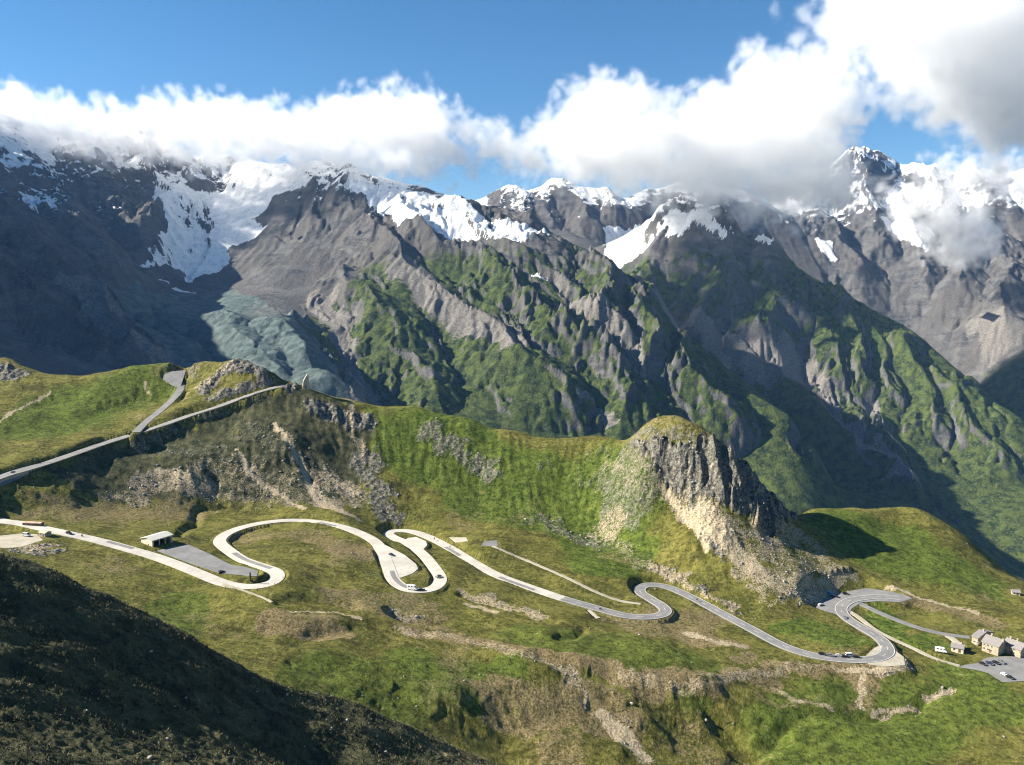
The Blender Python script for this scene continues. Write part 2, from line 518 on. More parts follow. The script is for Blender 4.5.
LOTS = {
    "hut_car_park": [(157, 550.5), (172, 546.5), (187.5, 544), (208, 553), (231, 564.5), (246, 567), (258, 571), (257, 577), (240, 575), (220, 573), (190, 563)],
    "bend_car_park": [(379, 542), (390, 547), (405, 555), (416, 564), (418, 568.5), (413, 573), (399.5, 578), (390, 570)],
    "upper_bend_car_park": [(403, 541), (408, 537.8), (416, 536.8), (426, 541), (427, 545), (422, 550.5), (414, 546)],
    "roadworks_yard": [(-30, 537), (0, 535.5), (20, 533.5), (37, 534), (43, 540), (30, 544), (12, 549.5), (0, 552), (-30, 555)],
    "viewpoint_car_park": [(814, 608), (822, 602), (833, 594.5), (846, 591.5), (866, 588), (885, 590.5), (903, 594), (912, 598.5), (900, 602), (880, 601), (862, 602), (852, 608), (846, 618), (834, 613.5)],
    "hotel_car_park": [(957, 667), (966, 664.5), (977, 663), (986, 657.5), (1006, 656), (1024, 657), (1060, 662), (1060, 679), (1024, 681), (1003, 682), (989, 673), (973, 669)],
    "saddle_car_park": [(163, 379), (164, 374), (172, 371.2), (186, 370), (184, 376), (180, 388), (172, 385)],
    "upper_lay_by": [(-22, 484), (0, 474), (25, 466.5), (47, 461.5), (50, 464), (24, 476), (0, 486), (-22, 493)],
    "gravel_patch": [(449, 537.2), (466, 537.2), (468, 541), (456, 542.5)],
    "track_end_patch": [(481, 545.5), (484, 541), (497, 540.3), (498, 546)],
    "bend_lay_by": [(866, 655.5), (874, 648), (880, 645), (893, 649), (904, 657), (905, 665), (885, 666.5), (868, 664)],
}


def spline(p, step):
    p = [Vector(q) for q in p]
    p = [p[0] * 2 - p[1]] + p + [p[-1] * 2 - p[-2]]
    out = []
    for i in range(1, len(p) - 2):
        n = max(2, int((p[i + 1] - p[i]).length / step))
        for k in range(n):
            t = k / n
            a, b, c, d = p[i - 1], p[i], p[i + 1], p[i + 2]
            out.append(0.5 * (2 * b + (c - a) * t + (2 * a - 5 * b + 4 * c - d) * t * t + (3 * b - a - 3 * c + d) * t ** 3))
    out.append(p[-2])
    return out


LEVELS = {
    "pass_road": [(-25, 514, -149.5), (0, 520.5, -150.5), (67.4, 533.4, -152.5), (152.4, 555.6, -159), (222.8, 582.6, -163), (264, 585, -164), (228.7, 550.3, -167.5), (296.7, 520.2, -172), (352.4, 530, -174), (393.5, 579.6, -180), (420, 590.5, -181.5), (424.2, 555.6, -184), (388, 533.8, -186), (500, 576.2, -191), (567, 599.6, -195), (625.8, 615.6, -198.5), (664, 610, -200), (640.5, 589, -201.8), (722.5, 613.6, -205.8), (782.8, 645.5, -208), (865, 659.5, -209.6), (888, 650, -210.2), (841, 608, -212.6), (900.5, 598, -212.8)],
    "branch_road": [(136, 432, -118.3), (162.5, 408.6, -106.6), (181, 385.7, -92.3), (183, 371, -80.5)],
    "hotel_lane": [(857, 602, -212.9), (915, 626.5, -215.5), (972, 637.5, -217)],
    "lower_lane": [(849, 611, -212.9), (874, 629, -213.4), (962, 666.5, -217.1)],
    "side_lane": [(946, 634.5, -216.4), (960, 646, -217.2)],
}


def lay(pts, sm, level=None):
    px = spline([(u, v, 0) for u, v in pts], 1.2)
    if level:
        ks = [(min(range(len(px)), key=lambda i: (px[i].x - u) ** 2 + (px[i].y - v) ** 2), z) for u, v, z in level]
        ks.sort()
        z = np.interp(np.arange(len(px)), [k[0] for k in ks], [k[1] for k in ks])
        sm = 12
    else:
        z = np.array([G.hit(p.x, p.y).z for p in px])
    for _ in range(sm):
        e = np.concatenate([[z[0]], z, [z[-1]]])
        z = (e[:-2] + e[2:]) / 2 * 0.5 + e[1:-1] * 0.5
    w = [Vector(atz(p.x, p.y, zz)) for p, zz in zip(px, z)]
    # resample evenly
    out, acc = [w[0]], 0.0
    for a, b in zip(w[:-1], w[1:]):
        if (b - out[-1]).length > 1.6: out.append(b)
    for _ in range(2):
        out = [out[0]] + [(out[i - 1] + out[i] * 2 + out[i + 1]) / 4 for i in range(1, len(out) - 1)] + [out[-1]]
    return out


LOT_PLANE = {
    "saddle_car_park": [at(163, 376, 794), at(186, 371, 802), at(180, 388, 778)],
    "viewpoint_car_park": [atz(814, 608, -212.7), atz(905, 597, -212.9), atz(846, 618, -212.6)],
    "hotel_car_park": [atz(957, 667, -217.1), atz(1024, 657, -217.2), atz(1003, 682, -217.3)],
    "bend_car_park": [atz(381, 545, -176.6), atz(394, 579, -179.9), atz(418, 568, -179.6)],
    "upper_bend_car_park": [atz(403, 541, -185.2), atz(426, 543, -184.8), atz(422, 551, -184.3)],
    "hut_car_park": [atz(157, 550, -160.2), atz(187, 544, -161.2), atz(257, 577, -163.8)],
    "roadworks_yard": [atz(0, 535, -151.0), atz(40, 538, -151.3), atz(0, 552, -151.4)],
    "bend_lay_by": [atz(868, 655, -209.8), atz(893, 648, -210.4), atz(890, 666, -209.9)],
}
road_lines, lot_planes = {}, {}
best = np.full(G.X.shape, 1e3, dtype=np.float32)
zr = np.zeros(G.X.shape, dtype=np.float32)
def stamp(p, half, R=22.0):
    i0, i1 = np.searchsorted(G.R, p.y - R), np.searchsorted(G.R, p.y + R)
    a0 = (p.x / p.y - R / p.y - G.A[0]) / (G.A[1] - G.A[0])
    a1 = (p.x / p.y + R / p.y - G.A[0]) / (G.A[1] - G.A[0])
    j0, j1 = max(0, int(a0)), min(len(G.A), int(a1) + 2)
    if j1 <= j0 or i1 <= i0: return
    d = np.hypot(G.X[i0:i1, j0:j1] - p.x, G.Y[i0:i1, j0:j1] - p.y) - half
    b = best[i0:i1, j0:j1]
    k = d < b
    b[k] = d[k]
    zr[i0:i1, j0:j1][k] = p.z
for name, (w_, pts_) in list(ROADS.items()) + list(TRAILS.items()):
    road_lines[name] = lay(pts_, 250 if w_ > 3 else 60, LEVELS.get(name))
for name, (w_, pts_) in list(ROADS.items()) + list(TRAILS.items()):
    for p in road_lines[name]: stamp(p, w_ / 2 + (1.2 if w_ > 3 else 0.5), 22.0 if w_ > 3 else 7.0)
def shelf(Z):
    # cut and fill: no steeper than a bank, flat under the road
    d = np.clip(best, 0, None)
    lo, hi = zr - 1.7 * d, zr + 1.1 * d
    k = smooth(9, 21, best)
    z = np.where(best < 22, np.clip(Z, lo, hi) * (1 - k) + Z * k, Z)
    return np.where(best <= 0.4, zr - 0.30, z)
ROAD_Z = {}
G.Z = shelf(G.Z)
for name, pts_ in LOTS.items():
    h = [G.hit(u, v) for u, v in pts_]
    A_ = np.array([[p.x, p.y, 1.0] for p in h]); z_ = np.array([p.z for p in h])
    k, *_ = np.linalg.lstsq(A_, z_, rcond=None)
    if name in LOT_PLANE:
        q = LOT_PLANE[name]
        k = np.linalg.solve(np.array([[p[0], p[1], 1.0] for p in q]), np.array([p[2] for p in q]))
    r = []
    for (u, v) in pts_:
        d = Vector(at(u, v, 1.0))
        t = k[2] / (d.z - k[0] * d.x - k[1] * d.y)
        r.append(d * t)
    lot_planes[name] = (r, k)
    ii = in_poly(G.X, G.Y, r)
    d = poly_dist(G.X, G.Y, r + [r[0]])
    zp = k[0] * G.X + k[1] * G.Y + k[2]
    d = np.where(ii, 0, d - 0.8)
    m_ = (d < 12) & (best > 0.4)
    dd = np.clip(d, 0, None)
    G.Z = np.where(m_, np.clip(G.Z, zp - 0.3 - 0.75 * dd, zp - 0.3 + 0.85 * dd), G.Z)
    m2 = ii & (best <= 0.4)
    G.Z = np.where(m2, np.minimum(G.Z, zp - 0.3), G.Z)

# ------------------------------------------------------------------ near ground: cover
gx, gy = G.grad()
slope = np.hypot(gx, gy)
off = smooth(-1, 3, best)
n1 = fbm(nx / 70, ny / 70, 5, 401)
n2 = fbm(nx / 16, ny / 16, 5, 403)
scree = mask(G, [(0.75, 12, [(145, 482), (175, 480), (200, 486)]), (1, 3.0, [(274, 424), (292, 449), (310, 482)]), (1, 6, [(310, 484), (320, 500), (332, 506)]), (1, 4, [(332, 505), (352, 517)]), (0.8, 2.4, [(236, 450), (254, 477), (282, 497), (307, 508)]),
    (0.6, 13, [(325, 480), (345, 490), (352, 498)]), (0.55, 8, [(120, 497), (150, 497)]), (0.42, 20, [(215, 478), (250, 488), (290, 488)]), (0.8, 4, [(655, 567), (699, 591), (731, 611)]), (0.4, 8, [(600, 535), (625, 552), (650, 570)]),
    (0.34, 8, [(610, 462), (635, 472), (650, 480)]), (0.55, 8, [(610, 520), (612, 530)]), (0.5, 5, [(604, 714), (624, 736), (645, 755)]), (0.7, 4, [(462, 590), (500, 603), (540, 617)]), (0.75, 4, [(395, 611), (415, 620)]), (0.7, 3, [(570, 668), (582, 690)]),
    (0.8, 2.2, [(912, 710), (889, 711), (871, 714)]), (0.8, 2.2, [(953, 691), (930, 698)]), (0.6, 3, [(175, 402), (205, 384), (240, 361)]), (0.7, 4, [(340, 395), (350, 420), (360, 450)]), (0.8, 3.5, [(868, 653), (876, 650), (880, 642)]), (0.8, 4, [(905, 660), (895, 668), (875, 669)]),
    (0.7, 6, [(30, 548), (45, 546), (40, 552)])], 7, 18)
talus = area(G, [[(662, 488), (700, 496), (735, 516), (770, 531), (800, 527), (830, 553), (858, 583), (845, 592), (815, 602), (765, 607), (742, 590), (735, 560), (715, 545), (690, 525), (672, 505)]], 7, 22)
scree = np.maximum(scree, talus * (0.5 + 0.3 * n2))
rocky = np.maximum(cliff, mask(G, [(0.62, 12, [(365, 455), (375, 485), (388, 515)]), (0.55, 9, [(425, 425), (455, 450), (490, 472)]), (0.6, 4, [(655, 566), (700, 590), (735, 612)]), (0.5, 10, [(540, 520), (600, 545)]), (0.36, 15, [(250, 430), (300, 460), (340, 490)]), (0.34, 14, [(150, 450), (210, 450), (260, 470)]),
    (0.75, 9, [(700, 510), (712, 530), (720, 545)]), (0.7, 6, [(20, 552), (45, 553), (55, 548)]), (0.9, 5, [(795, 598), (815, 597), (825, 600)])], 8, 14))
steep = smooth(0.85, 1.25, slope + 0.15 * n2) * far_part
rocky = np.maximum(rocky, steep * 0.5)
lush = mask(G, [(0.95, 45, [(420, 430), (470, 470), (540, 500), (600, 520)]), (0.9, 30, [(480, 500), (560, 530), (620, 560)]), (0.9, 16, [(780, 620), (820, 630), (850, 640)]), (1, 10, [(880, 612), (925, 640), (945, 638)]), (0.8, 40, [(850, 530), (900, 550), (950, 570)]), (0.6, 30, [(560, 640), (620, 650), (660, 660)]), (0.7, 35, [(820, 740), (900, 720), (980, 700)]),
    (0.6, 24, [(300, 690), (400, 680)]), (0.75, 45, [(20, 430), (80, 405), (130, 390)]), (0.6, 15, [(110, 595), (180, 600)]), (0.7, 20, [(430, 660), (500, 675)])], 18, 60)
dry = mask(G, [(0.95, 7, [(400, 628), (450, 634), (520, 650), (560, 667), (620, 673), (680, 690)]), (0.8, 6, [(690, 688), (740, 675), (800, 663), (870, 668)]), (0.85, 6, [(684, 633), (715, 642), (742, 646)]), (0.7, 4, [(735, 657), (755, 660)]), (0.8, 12, [(275, 622), (310, 624), (330, 628)]), (0.6, 20, [(360, 600), (420, 610)]),
    (0.7, 16, [(500, 700), (560, 705), (610, 715)]), (0.6, 22, [(640, 625), (690, 620)]), (0.55, 16, [(240, 540), (300, 535), (360, 550)]), (0.55, 15, [(470, 760), (560, 750)]), (0.6, 5, [(865, 675), (862, 690), (860, 712)]), (0.5, 5, [(770, 695), (800, 705)]), (0.6, 20, [(60, 510), (120, 515), (180, 510)]),
    (0.7, 8, [(900, 598), (950, 610), (1000, 625)]), (0.4, 30, [(620, 430), (660, 425), (690, 425)]), (0.8, 5, [(862, 633), (890, 648), (905, 662)])], 9, 25)
dry = np.clip(dry + 0.45 * smooth(0.2, 0.9, n1), 0, 1)
# small tracks worn to bare earth are part of the ground
scree *= off
rocky *= off
nm, nn, nl, np_ = new_mat("alpine_turf_scree_and_rock")
g = N(nm)
rk, sc, lu, dr = g.attr("cover")
pos = g.pos()
a = g.noise(pos, 0.03, 6, 0.6)
b = g.noise(pos, 0.16, 7, 0.65)
c_ = g.noise(pos, 0.9, 6, 0.65)
d_ = g.noise(pos, 3.5, 4, 0.7)
brk = g.math('SUBTRACT', g.math('ADD', g.math('MULTIPLY', b, 0.5), g.math('MULTIPLY', c_, 0.5)), 0.5)
def edge2(mask_, k=2.2, w=0.2):
    return g.ramp(g.math('ADD', mask_, g.math('MULTIPLY', brk, k)), 0.5 - w, 0.5 + w)
turf = g.mix(g.ramp(b, 0.35, 0.65), (0.068, 0.068, 0.014), (0.185, 0.175, 0.038))
turf = g.mix(g.ramp(a, 0.42, 0.62), turf, (0.080, 0.088, 0.015))
turf = g.mix(g.math('MULTIPLY', g.ramp(c_, 0.48, 0.7), 0.7), turf, (0.165, 0.14, 0.055))
turf = g.mix(g.math('MULTIPLY', g.ramp(c_, 0.46, 0.3), 0.65), turf, (0.022, 0.030, 0.008))
green = g.mix(g.ramp(b, 0.35, 0.65), (0.036, 0.062, 0.010), (0.115, 0.155, 0.022))
green = g.mix(g.math('MULTIPLY', g.ramp(c_, 0.5, 0.75), 0.6), green, (0.15, 0.16, 0.05))
straw = g.mix(g.ramp(c_, 0.35, 0.65), (0.13, 0.10, 0.045), (0.27, 0.215, 0.115))
stone = g.mix(g.ramp(c_, 0.35, 0.68), (0.075, 0.072, 0.062), (0.24, 0.225, 0.19))
stone = g.mix(g.math('MULTIPLY', g.ramp(b, 0.5, 0.7), 0.6), stone, (0.10, 0.095, 0.055))
grit = g.mix(g.ramp(c_, 0.35, 0.65), (0.15, 0.122, 0.075), (0.40, 0.335, 0.235))
m_ = g.noise(pos, 0.42, 3, 0.6)
s_ = g.noise(g.pos(0.35, 1.0, 1.0), 0.09, 5, 0.65, 0.5)
turf = g.mix(g.math('MULTIPLY', g.ramp(m_, 0.50, 0.66), 0.6), turf, (0.235, 0.205, 0.068))
turf = g.mix(g.math('MULTIPLY', g.ramp(m_, 0.47, 0.32), 0.7), turf, (0.026, 0.034, 0.009))
turf = g.mix(g.math('MULTIPLY', g.ramp(s_, 0.52, 0.66), 0.55), turf, (0.175, 0.165, 0.040))
turf = g.mix(g.math('MULTIPLY', g.ramp(s_, 0.47, 0.34), 0.75), turf, (0.046, 0.044, 0.014))
green = g.mix(g.math('MULTIPLY', g.ramp(m_, 0.47, 0.34), 0.8), green, (0.016, 0.030, 0.008))
green = g.mix(g.math('MULTIPLY', g.ramp(m_, 0.52, 0.66), 0.6), green, (0.135, 0.165, 0.035))
stone = g.mix(g.math('MULTIPLY', g.ramp(m_, 0.50, 0.36), 0.8), stone, (0.040, 0.040, 0.036))
stone = g.mix(g.math('MULTIPLY', g.ramp(m_, 0.55, 0.68), 0.7), stone, (0.36, 0.335, 0.28))
grit = g.mix(g.math('MULTIPLY', g.ramp(m_, 0.48, 0.36), 0.8), grit, (0.085, 0.075, 0.042))
straw = g.mix(g.math('MULTIPLY', g.ramp(m_, 0.48, 0.36), 0.8), straw, (0.075, 0.065, 0.026))
shade_brown = g.mix(g.ramp(b, 0.35, 0.62), (0.024, 0.032, 0.018), (0.088, 0.088, 0.044))  # dark tone: spur shade painted into the colour, and brown of the road slope
shade_brown = g.mix(g.math('MULTIPLY', g.ramp(c_, 0.55, 0.72), 0.8), shade_brown, (0.115, 0.092, 0.042))
shade_brown = g.mix(g.ramp(d_, 0.62, 0.70), shade_brown, (0.22, 0.21, 0.19))
col = g.mix(edge2(lu, 2.0, 0.35), turf, green)
hx, sa_, _, _ = g.attr("shade_brown")
col = g.mix(edge2(hx, 1.2, 0.2), col, shade_brown)
col = g.mix(edge2(dr, 2.6, 0.3), col, straw)
col = g.mix(edge2(rk, 2.2, 0.16), col, stone)
col = g.mix(edge2(sc, 2.6, 0.2), col, grit)
col = g.mix(g.math('MULTIPLY', g.ramp(d_, 0.5, 0.8), 0.35), col, (0.20, 0.175, 0.10))
earth = g.mix(g.ramp(c_, 0.35, 0.65), (0.27, 0.215, 0.135), (0.50, 0.42, 0.295))
col = g.mix(edge2(sa_, 2.6, 0.35), col, earth)
nl.new(col, np_.inputs["Base Color"])
np_.inputs["Roughness"].default_value = 0.95
np_.inputs["Specular IOR Level"].default_value = 0.08
bh = g.math('ADD', g.math('MULTIPLY', b, 0.7), g.math('ADD', g.math('MULTIPLY', c_, 0.9), g.math('MULTIPLY', d_, 0.22)))
crk = g.voro(g.pos(1.0, 1.0, 0.45), 0.22, "Distance", 'F1')
bh = g.math('ADD', bh, g.math('MULTIPLY', g.math('MULTIPLY', crk, rk), 3.2))
bh = g.math('ADD', bh, g.math('MULTIPLY', m_, 0.8))
nl.new(g.bump(bh, 0.9, 1.0), np_.inputs["Normal"])
sand = mask(G, [(1, 2.0, [(274, 424), (283, 437), (292, 449)]), (1, 2.4, [(292, 449), (301, 466), (310, 484)]), (1, 5.0, [(311, 486), (320, 500), (328, 506)]), (1, 3.5, [(330, 506), (344, 513), (357, 519)]), (0.9, 1.6, [(236, 450), (254, 477), (282, 497), (307, 508)]),
    (0.9, 2.6, [(664, 489), (676, 503), (690, 522), (706, 548)]), (0.75, 9, [(700, 512), (730, 545), (755, 570)]), (0.6, 10, [(760, 575), (790, 590), (830, 592)]), (0.85, 5, [(605, 716), (625, 736), (645, 756)]), (0.9, 1.8, [(912, 710), (889, 711), (871, 714)]), (0.9, 1.8, [(953, 691), (930, 698)]),
    (0.9, 2.0, [(888, 587), (905, 591), (918, 598), (945, 605), (975, 612)]), (0.9, 2.2, [(845, 668), (870, 670), (897, 668)]), (0.8, 1.6, [(0, 422), (20, 407), (50, 393)]), (0.8, 1.0, [(144, 382), (146, 390), (154, 394)]), (0.42, 4.0, [(400, 630), (450, 636), (520, 652), (560, 668)]), (0.40, 4.0, [(620, 674), (680, 690), (740, 676)]),
    (0.42, 3.0, [(745, 675), (800, 664), (860, 667)]), (0.55, 2.0, [(775, 690), (800, 702), (830, 708)]), (0.6, 1.8, [(866, 674), (863, 690), (860, 710)]), (0.7, 3.0, [(684, 633), (715, 642), (742, 647)]), (0.8, 1.5, [(183, 392), (205, 383), (238, 360)]), (0.8, 1.2, [(290, 612), (330, 612), (360, 618)]), (0.7, 2.0, [(470, 605), (500, 612)]),
    (0.7, 4.0, [(160, 470), (190, 480)]), (0.6, 5.0, [(330, 478), (350, 492)])], 2.5, 14) * off
near_scree, near_rocky, near_n1, near_n2 = scree, rocky, n1, n2
shade_brown_m = smooth(330, 240, ny + 12 * n1) * smooth(-0.9, 0.1, n1 + 0.7)  # shade of the near spur put into its colour as a darker tone
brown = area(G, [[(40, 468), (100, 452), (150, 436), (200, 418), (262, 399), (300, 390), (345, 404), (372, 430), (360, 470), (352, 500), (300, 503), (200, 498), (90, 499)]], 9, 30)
shade_brown_m = np.maximum(shade_brown_m, brown * np.clip(0.78 + 0.25 * n2, 0, 1))
G.build("ground", nm, {"cover": (rocky, scree, lush, dry), "shade_brown": (shade_brown_m, sand)})

# ------------------------------------------------------------------ road surfaces
def pave(name, c0, c1, rough=0.85):
    m, n, l, p = new_mat(name)
    g = N(m)
    q = g.pos()
    k = g.noise(q, 0.12, 6, 0.7)
    f = g.noise(q, 1.4, 5, 0.7)
    cc = g.mix(g.ramp(k, 0.35, 0.68), c0, c1)
    cc = g.mix(g.math('MULTIPLY', g.ramp(f, 0.5, 0.8), 0.35), cc, tuple(x * 0.62 for x in c0))
    l.new(cc, p.inputs["Base Color"])
    p.inputs["Roughness"].default_value = rough
    p.inputs["Specular IOR Level"].default_value = 0.25
    l.new(g.bump(f, 0.25, 0.05), p.inputs["Normal"])
    return m
M_PALE = pave("pale_worn_concrete_road", (0.42, 0.395, 0.345), (0.54, 0.51, 0.45))
M_ASPH = pave("grey_asphalt", (0.17, 0.17, 0.17), (0.235, 0.232, 0.225))
M_ASPH2 = pave("dark_asphalt", (0.12, 0.122, 0.125), (0.165, 0.165, 0.165))
M_GRAVEL = pave("pale_gravel", (0.33, 0.30, 0.235), (0.44, 0.40, 0.32))
M_LINE, _, _, p_ = new_mat("white_road_paint")
p_.inputs["Base Color"].default_value = (0.75, 0.74, 0.70, 1)
p_.inputs["Roughness"].default_value = 0.8


def link_mesh(name, bm, mats, parent=None, smooth_=False):
    me = bpy.data.meshes.new(name)
    bm.normal_update()
    bm.to_mesh(me)
    bm.free()
    for m in (mats if isinstance(mats, (list, tuple)) else [mats]): me.materials.append(m)
    if smooth_:
        for f in me.polygons: f.use_smooth = True
    o = bpy.data.objects.new(name, me)
    COL.objects.link(o)
    if parent is not None: o.parent = parent
    return o


def ribbon(name, line, width, mats, lift=0.0, mat_of=None, skirt=0.8, offset=0.0, wobble=0.0):
    bm = bmesh.new()
    rows = []
    n = len(line)
    for i, p in enumerate(line):
        t = (line[min(i + 1, n - 1)] - line[max(i - 1, 0)])
        t.z = 0
        t.normalize()
        s = Vector((t.y, -t.x, 0))
        hw = width / 2 * (1 + wobble * math.sin(i * 1.7) * random.random())
        c = p + s * offset + Vector((0, 0, lift))
        xs = [(-hw - 0.05, -skirt), (-hw, 0), (0, 0.04), (hw, 0), (hw + 0.05, -skirt)] if skirt else [(-hw, 0), (0, 0.04 if width > 2 else 0), (hw, 0)]
        rows.append([bm.verts.new(c + s * x + Vector((0, 0, z))) for x, z in xs])
    for i in range(n - 1):
        for j in range(len(rows[0]) - 1):
            f = bm.faces.new((rows[i][j], rows[i][j + 1], rows[i + 1][j + 1], rows[i + 1][j]))
            if mat_of: f.material_index = mat_of(line[i])
    o = link_mesh(name, bm, mats)
    o["kind"] = "structure"
    return o


def pixel_of(p):
    yc = (SP * p.y + CP * p.z) / (CP * p.y - SP * p.z)
    return (CX + F * p.x / (CP * p.y - SP * p.z), CY - F * yc)


def part_of_road(p):
    # the older concrete surface ends above the third bend, asphalt from there on
    return 0 if p.x < road_split.x else 1
road_split = G.hit(560, 598)
for name, (w_, pts_) in ROADS.items():
    L = road_lines[name]
    if name == "pass_road":
        ribbon(name, L, w_, [M_PALE, M_ASPH], 0.0, part_of_road)
    else:
        ribbon(name, L, w_, [M_ASPH if name in ("upper_road", "branch_road", "hotel_lane") else M_GRAVEL], 0.02)
for name, (w_, pts_) in TRAILS.items():
    ribbon(name, road_lines[name], w_, [M_GRAVEL], 0.02, wobble=0.3)
for name, (r, k) in lot_planes.items():
    bm = bmesh.new()
    top = [bm.verts.new((p.x, p.y, p.z - 0.06)) for p in r]
    bot = [bm.verts.new((p.x, p.y, p.z - 0.9)) for p in r]
    f = bm.faces.new(top)
    for i in range(len(r)):
        j = (i + 1) % len(r)
        bm.faces.new((top[j], top[i], bot[i], bot[j]))
    bmesh.ops.recalc_face_normals(bm, faces=bm.faces)
    mt = {"hut_car_park": M_ASPH, "bend_car_park": M_PALE, "upper_bend_car_park": M_PALE, "roadworks_yard": M_GRAVEL, "viewpoint_car_park": M_ASPH, "hotel_car_park": M_ASPH, "saddle_car_park": M_ASPH, "bend_lay_by": M_GRAVEL, "gravel_patch": M_GRAVEL, "upper_lay_by": M_ASPH, "track_end_patch": M_ASPH}[name]
    o = link_mesh(name, bm, mt)
    o["kind"] = "structure"


# ------------------------------------------------------------------ mountains
far = []
def Q(*rows):
    for u, v, Y in rows: far.append(at(u, v, Y))
def ridge(rows, back=450, drop=260):
    for u, v, Y in rows:
        p = at(u, v, Y)
        far.append(p)
        s = (Y + back) / Y
        far.append((p[0] * s, Y + back, p[2] - drop))

# left range: falls to the right, crest outside the frame on the left
Q((0, 330, 2500), (60, 300, 2800), (120, 255, 3500), (0, 235, 3000), (130, 345, 2650), (60, 225, 3700), (100, 185, 4300), (40, 178, 4000), (0, 160, 3700), (150, 300, 3100), (100, 360, 2450), (130, 210, 4300), (150, 250, 3900), (20, 280, 2800))
far += [(-2350, 2300, 800), (-2250, 1900, 760), (-2600, 2800, 780), (-2800, 3400, 850), (-3000, 4000, 950), (-3000, 4700, 1000), (-1950, 2200, 420), (-2150, 2700, 560), (-2400, 3300, 680), (-2300, 1500, 300), (-1700, 1700, -50), (-3600, 2300, 300), (-4000, 3400, 500)]
# head wall, glacier bowl, moraine
ridge([(20, 120, 4500), (80, 130, 4800), (130, 148, 4900), (155, 155, 4850), (185, 163, 4950), (215, 158, 5050), (245, 157, 5050), (290, 165, 4900), (330, 166, 4750)])
Q((165, 185, 4650), (215, 182, 4750), (270, 185, 4650), (190, 215, 4400), (235, 215, 4400), (265, 215, 4300), (200, 245, 4150), (225, 240, 4150), (180, 270, 3950), (205, 275, 3900), (165, 280, 3850), (190, 288, 3800),
  (170, 300, 3550), (190, 312, 3350), (230, 300, 3500), (160, 330, 3000), (205, 340, 2950), (240, 330, 3050), (275, 340, 2950), (250, 370, 2650), (310, 365, 2700), (340, 390, 2500), (200, 375, 2550), (285, 385, 2500), (270, 310, 3350), (300, 330, 3100))
# middle massif
ridge([(345, 168, 4500), (385, 178, 4400), (420, 187, 4320), (455, 199, 4250), (480, 206, 4200), (515, 218, 4120), (545, 230, 4050), (590, 255, 3880), (615, 275, 3780), (640, 298, 3650), (662, 316, 3560), (690, 340, 3420), (720, 364, 3300), (755, 392, 3150), (790, 420, 3020), (815, 445, 2920)], 400, 330)
Q((350, 200, 4200), (380, 215, 4080), (300, 215, 4250), (330, 240, 4000), (280, 250, 4050), (300, 280, 3750), (350, 265, 3750), (420, 230, 3950), (470, 240, 3880), (420, 270, 3680), (500, 270, 3650), (550, 275, 3620), (330, 320, 3330), (345, 345, 3100), (370, 360, 3050), (380, 310, 3350), (440, 320, 3300), (400, 350, 3120), (480, 340, 3180), (520, 320, 3330), (560, 320, 3330), (600, 310, 3450), (440, 395, 2850), (380, 395, 2780), (500, 390, 2880), (560, 420, 2750), (620, 430, 2750), (590, 370, 3030), (640, 350, 3200), (650, 395, 2950), (700, 400, 2950), (720, 440, 2800), (760, 470, 2680), (800, 500, 2550), (340, 410, 2600))
# second massif and its long right-hand ridge
ridge([(640, 222, 5150), (665, 210, 5050), (690, 204, 5000), (715, 214, 4920), (740, 234, 4850), (765, 250, 4760), (790, 264, 4660), (820, 280, 4550), (850, 294, 4440), (885, 318, 4300), (920, 338, 4150), (960, 372, 3950), (1000, 402, 3780), (1040, 430, 3600), (1100, 470, 3350)], 500, 420)
Q((625, 250, 5000), (650, 245, 4950), (640, 270, 4800), (690, 235, 4800), (720, 270, 4620), (670, 290, 4600), (700, 310, 4450), (740, 300, 4450), (780, 300, 4420), (760, 340, 4200), (800, 330, 4230), (700, 335, 4250), (750, 370, 4000), (790, 370, 4000), (840, 340, 4180), (800, 400, 3780), (850, 390, 3870), (900, 380, 3900), (840, 430, 3580), (900, 430, 3600), (950, 420, 3680), (880, 470, 3350), (940, 470, 3370), (1000, 470, 3400), (950, 510, 3130), (1010, 530, 3030), (1040, 570, 2850), (820, 480, 3250), (830, 520, 2950), (780, 440, 3350), (1100, 540, 2900), (900, 510, 3050))
# snow peaks behind
ridge([(470, 205, 6300), (500, 193, 6300), (520, 189, 6350), (535, 196, 6400), (560, 187, 6400), (580, 192, 6350), (600, 188, 6300), (625, 200, 6250), (650, 190, 6300), (690, 180, 6400), (740, 190, 6500)], 600, 400)
Q((520, 215, 6000), (560, 215, 6000), (600, 225, 5900), (610, 245, 5700), (630, 215, 5950))
# great range on the right
ridge([(780, 190, 7100), (820, 172, 7150), (848, 158, 7200), (870, 151, 7250), (890, 160, 7250), (905, 174, 7300), (925, 181, 7350), (945, 172, 7400), (965, 180, 7350), (985, 170, 7300), (1002, 177, 7250), (1024, 168, 7200), (1080, 160, 7200), (1150, 170, 7100)], 700, 500)
Q((840, 215, 6700), (900, 215, 6700), (880, 250, 6300), (840, 260, 6150), (950, 220, 6600), (1000, 205, 6600), (930, 260, 6150), (980, 255, 6100), (1024, 240, 6200), (900, 290, 5800), (960, 300, 5600), (1000, 290, 5650), (1024, 290, 5500), (980, 330, 5250), (1024, 330, 5100), (1010, 370, 4700), (1060, 330, 5000), (1100, 400, 4300))
# hidden valley floor
for x, y, z in [(-900, 1000, -330), (-500, 1200, -420), (-200, 1500, -560), (200, 1700, -700), (600, 1800, -820), (1000, 1900, -930), (1400, 2000, -1000), (0, 1100, -520), (600, 1200, -700), (1200, 1300, -850), (-1400, 1300, -150), (600, 2300, -900), (1100, 2300, -980), (-300, 2000, -520), (1900, 2600, -1050), (2300, 3600, -900), (2600, 5000, -700)]:
    far.append((x, y, z))

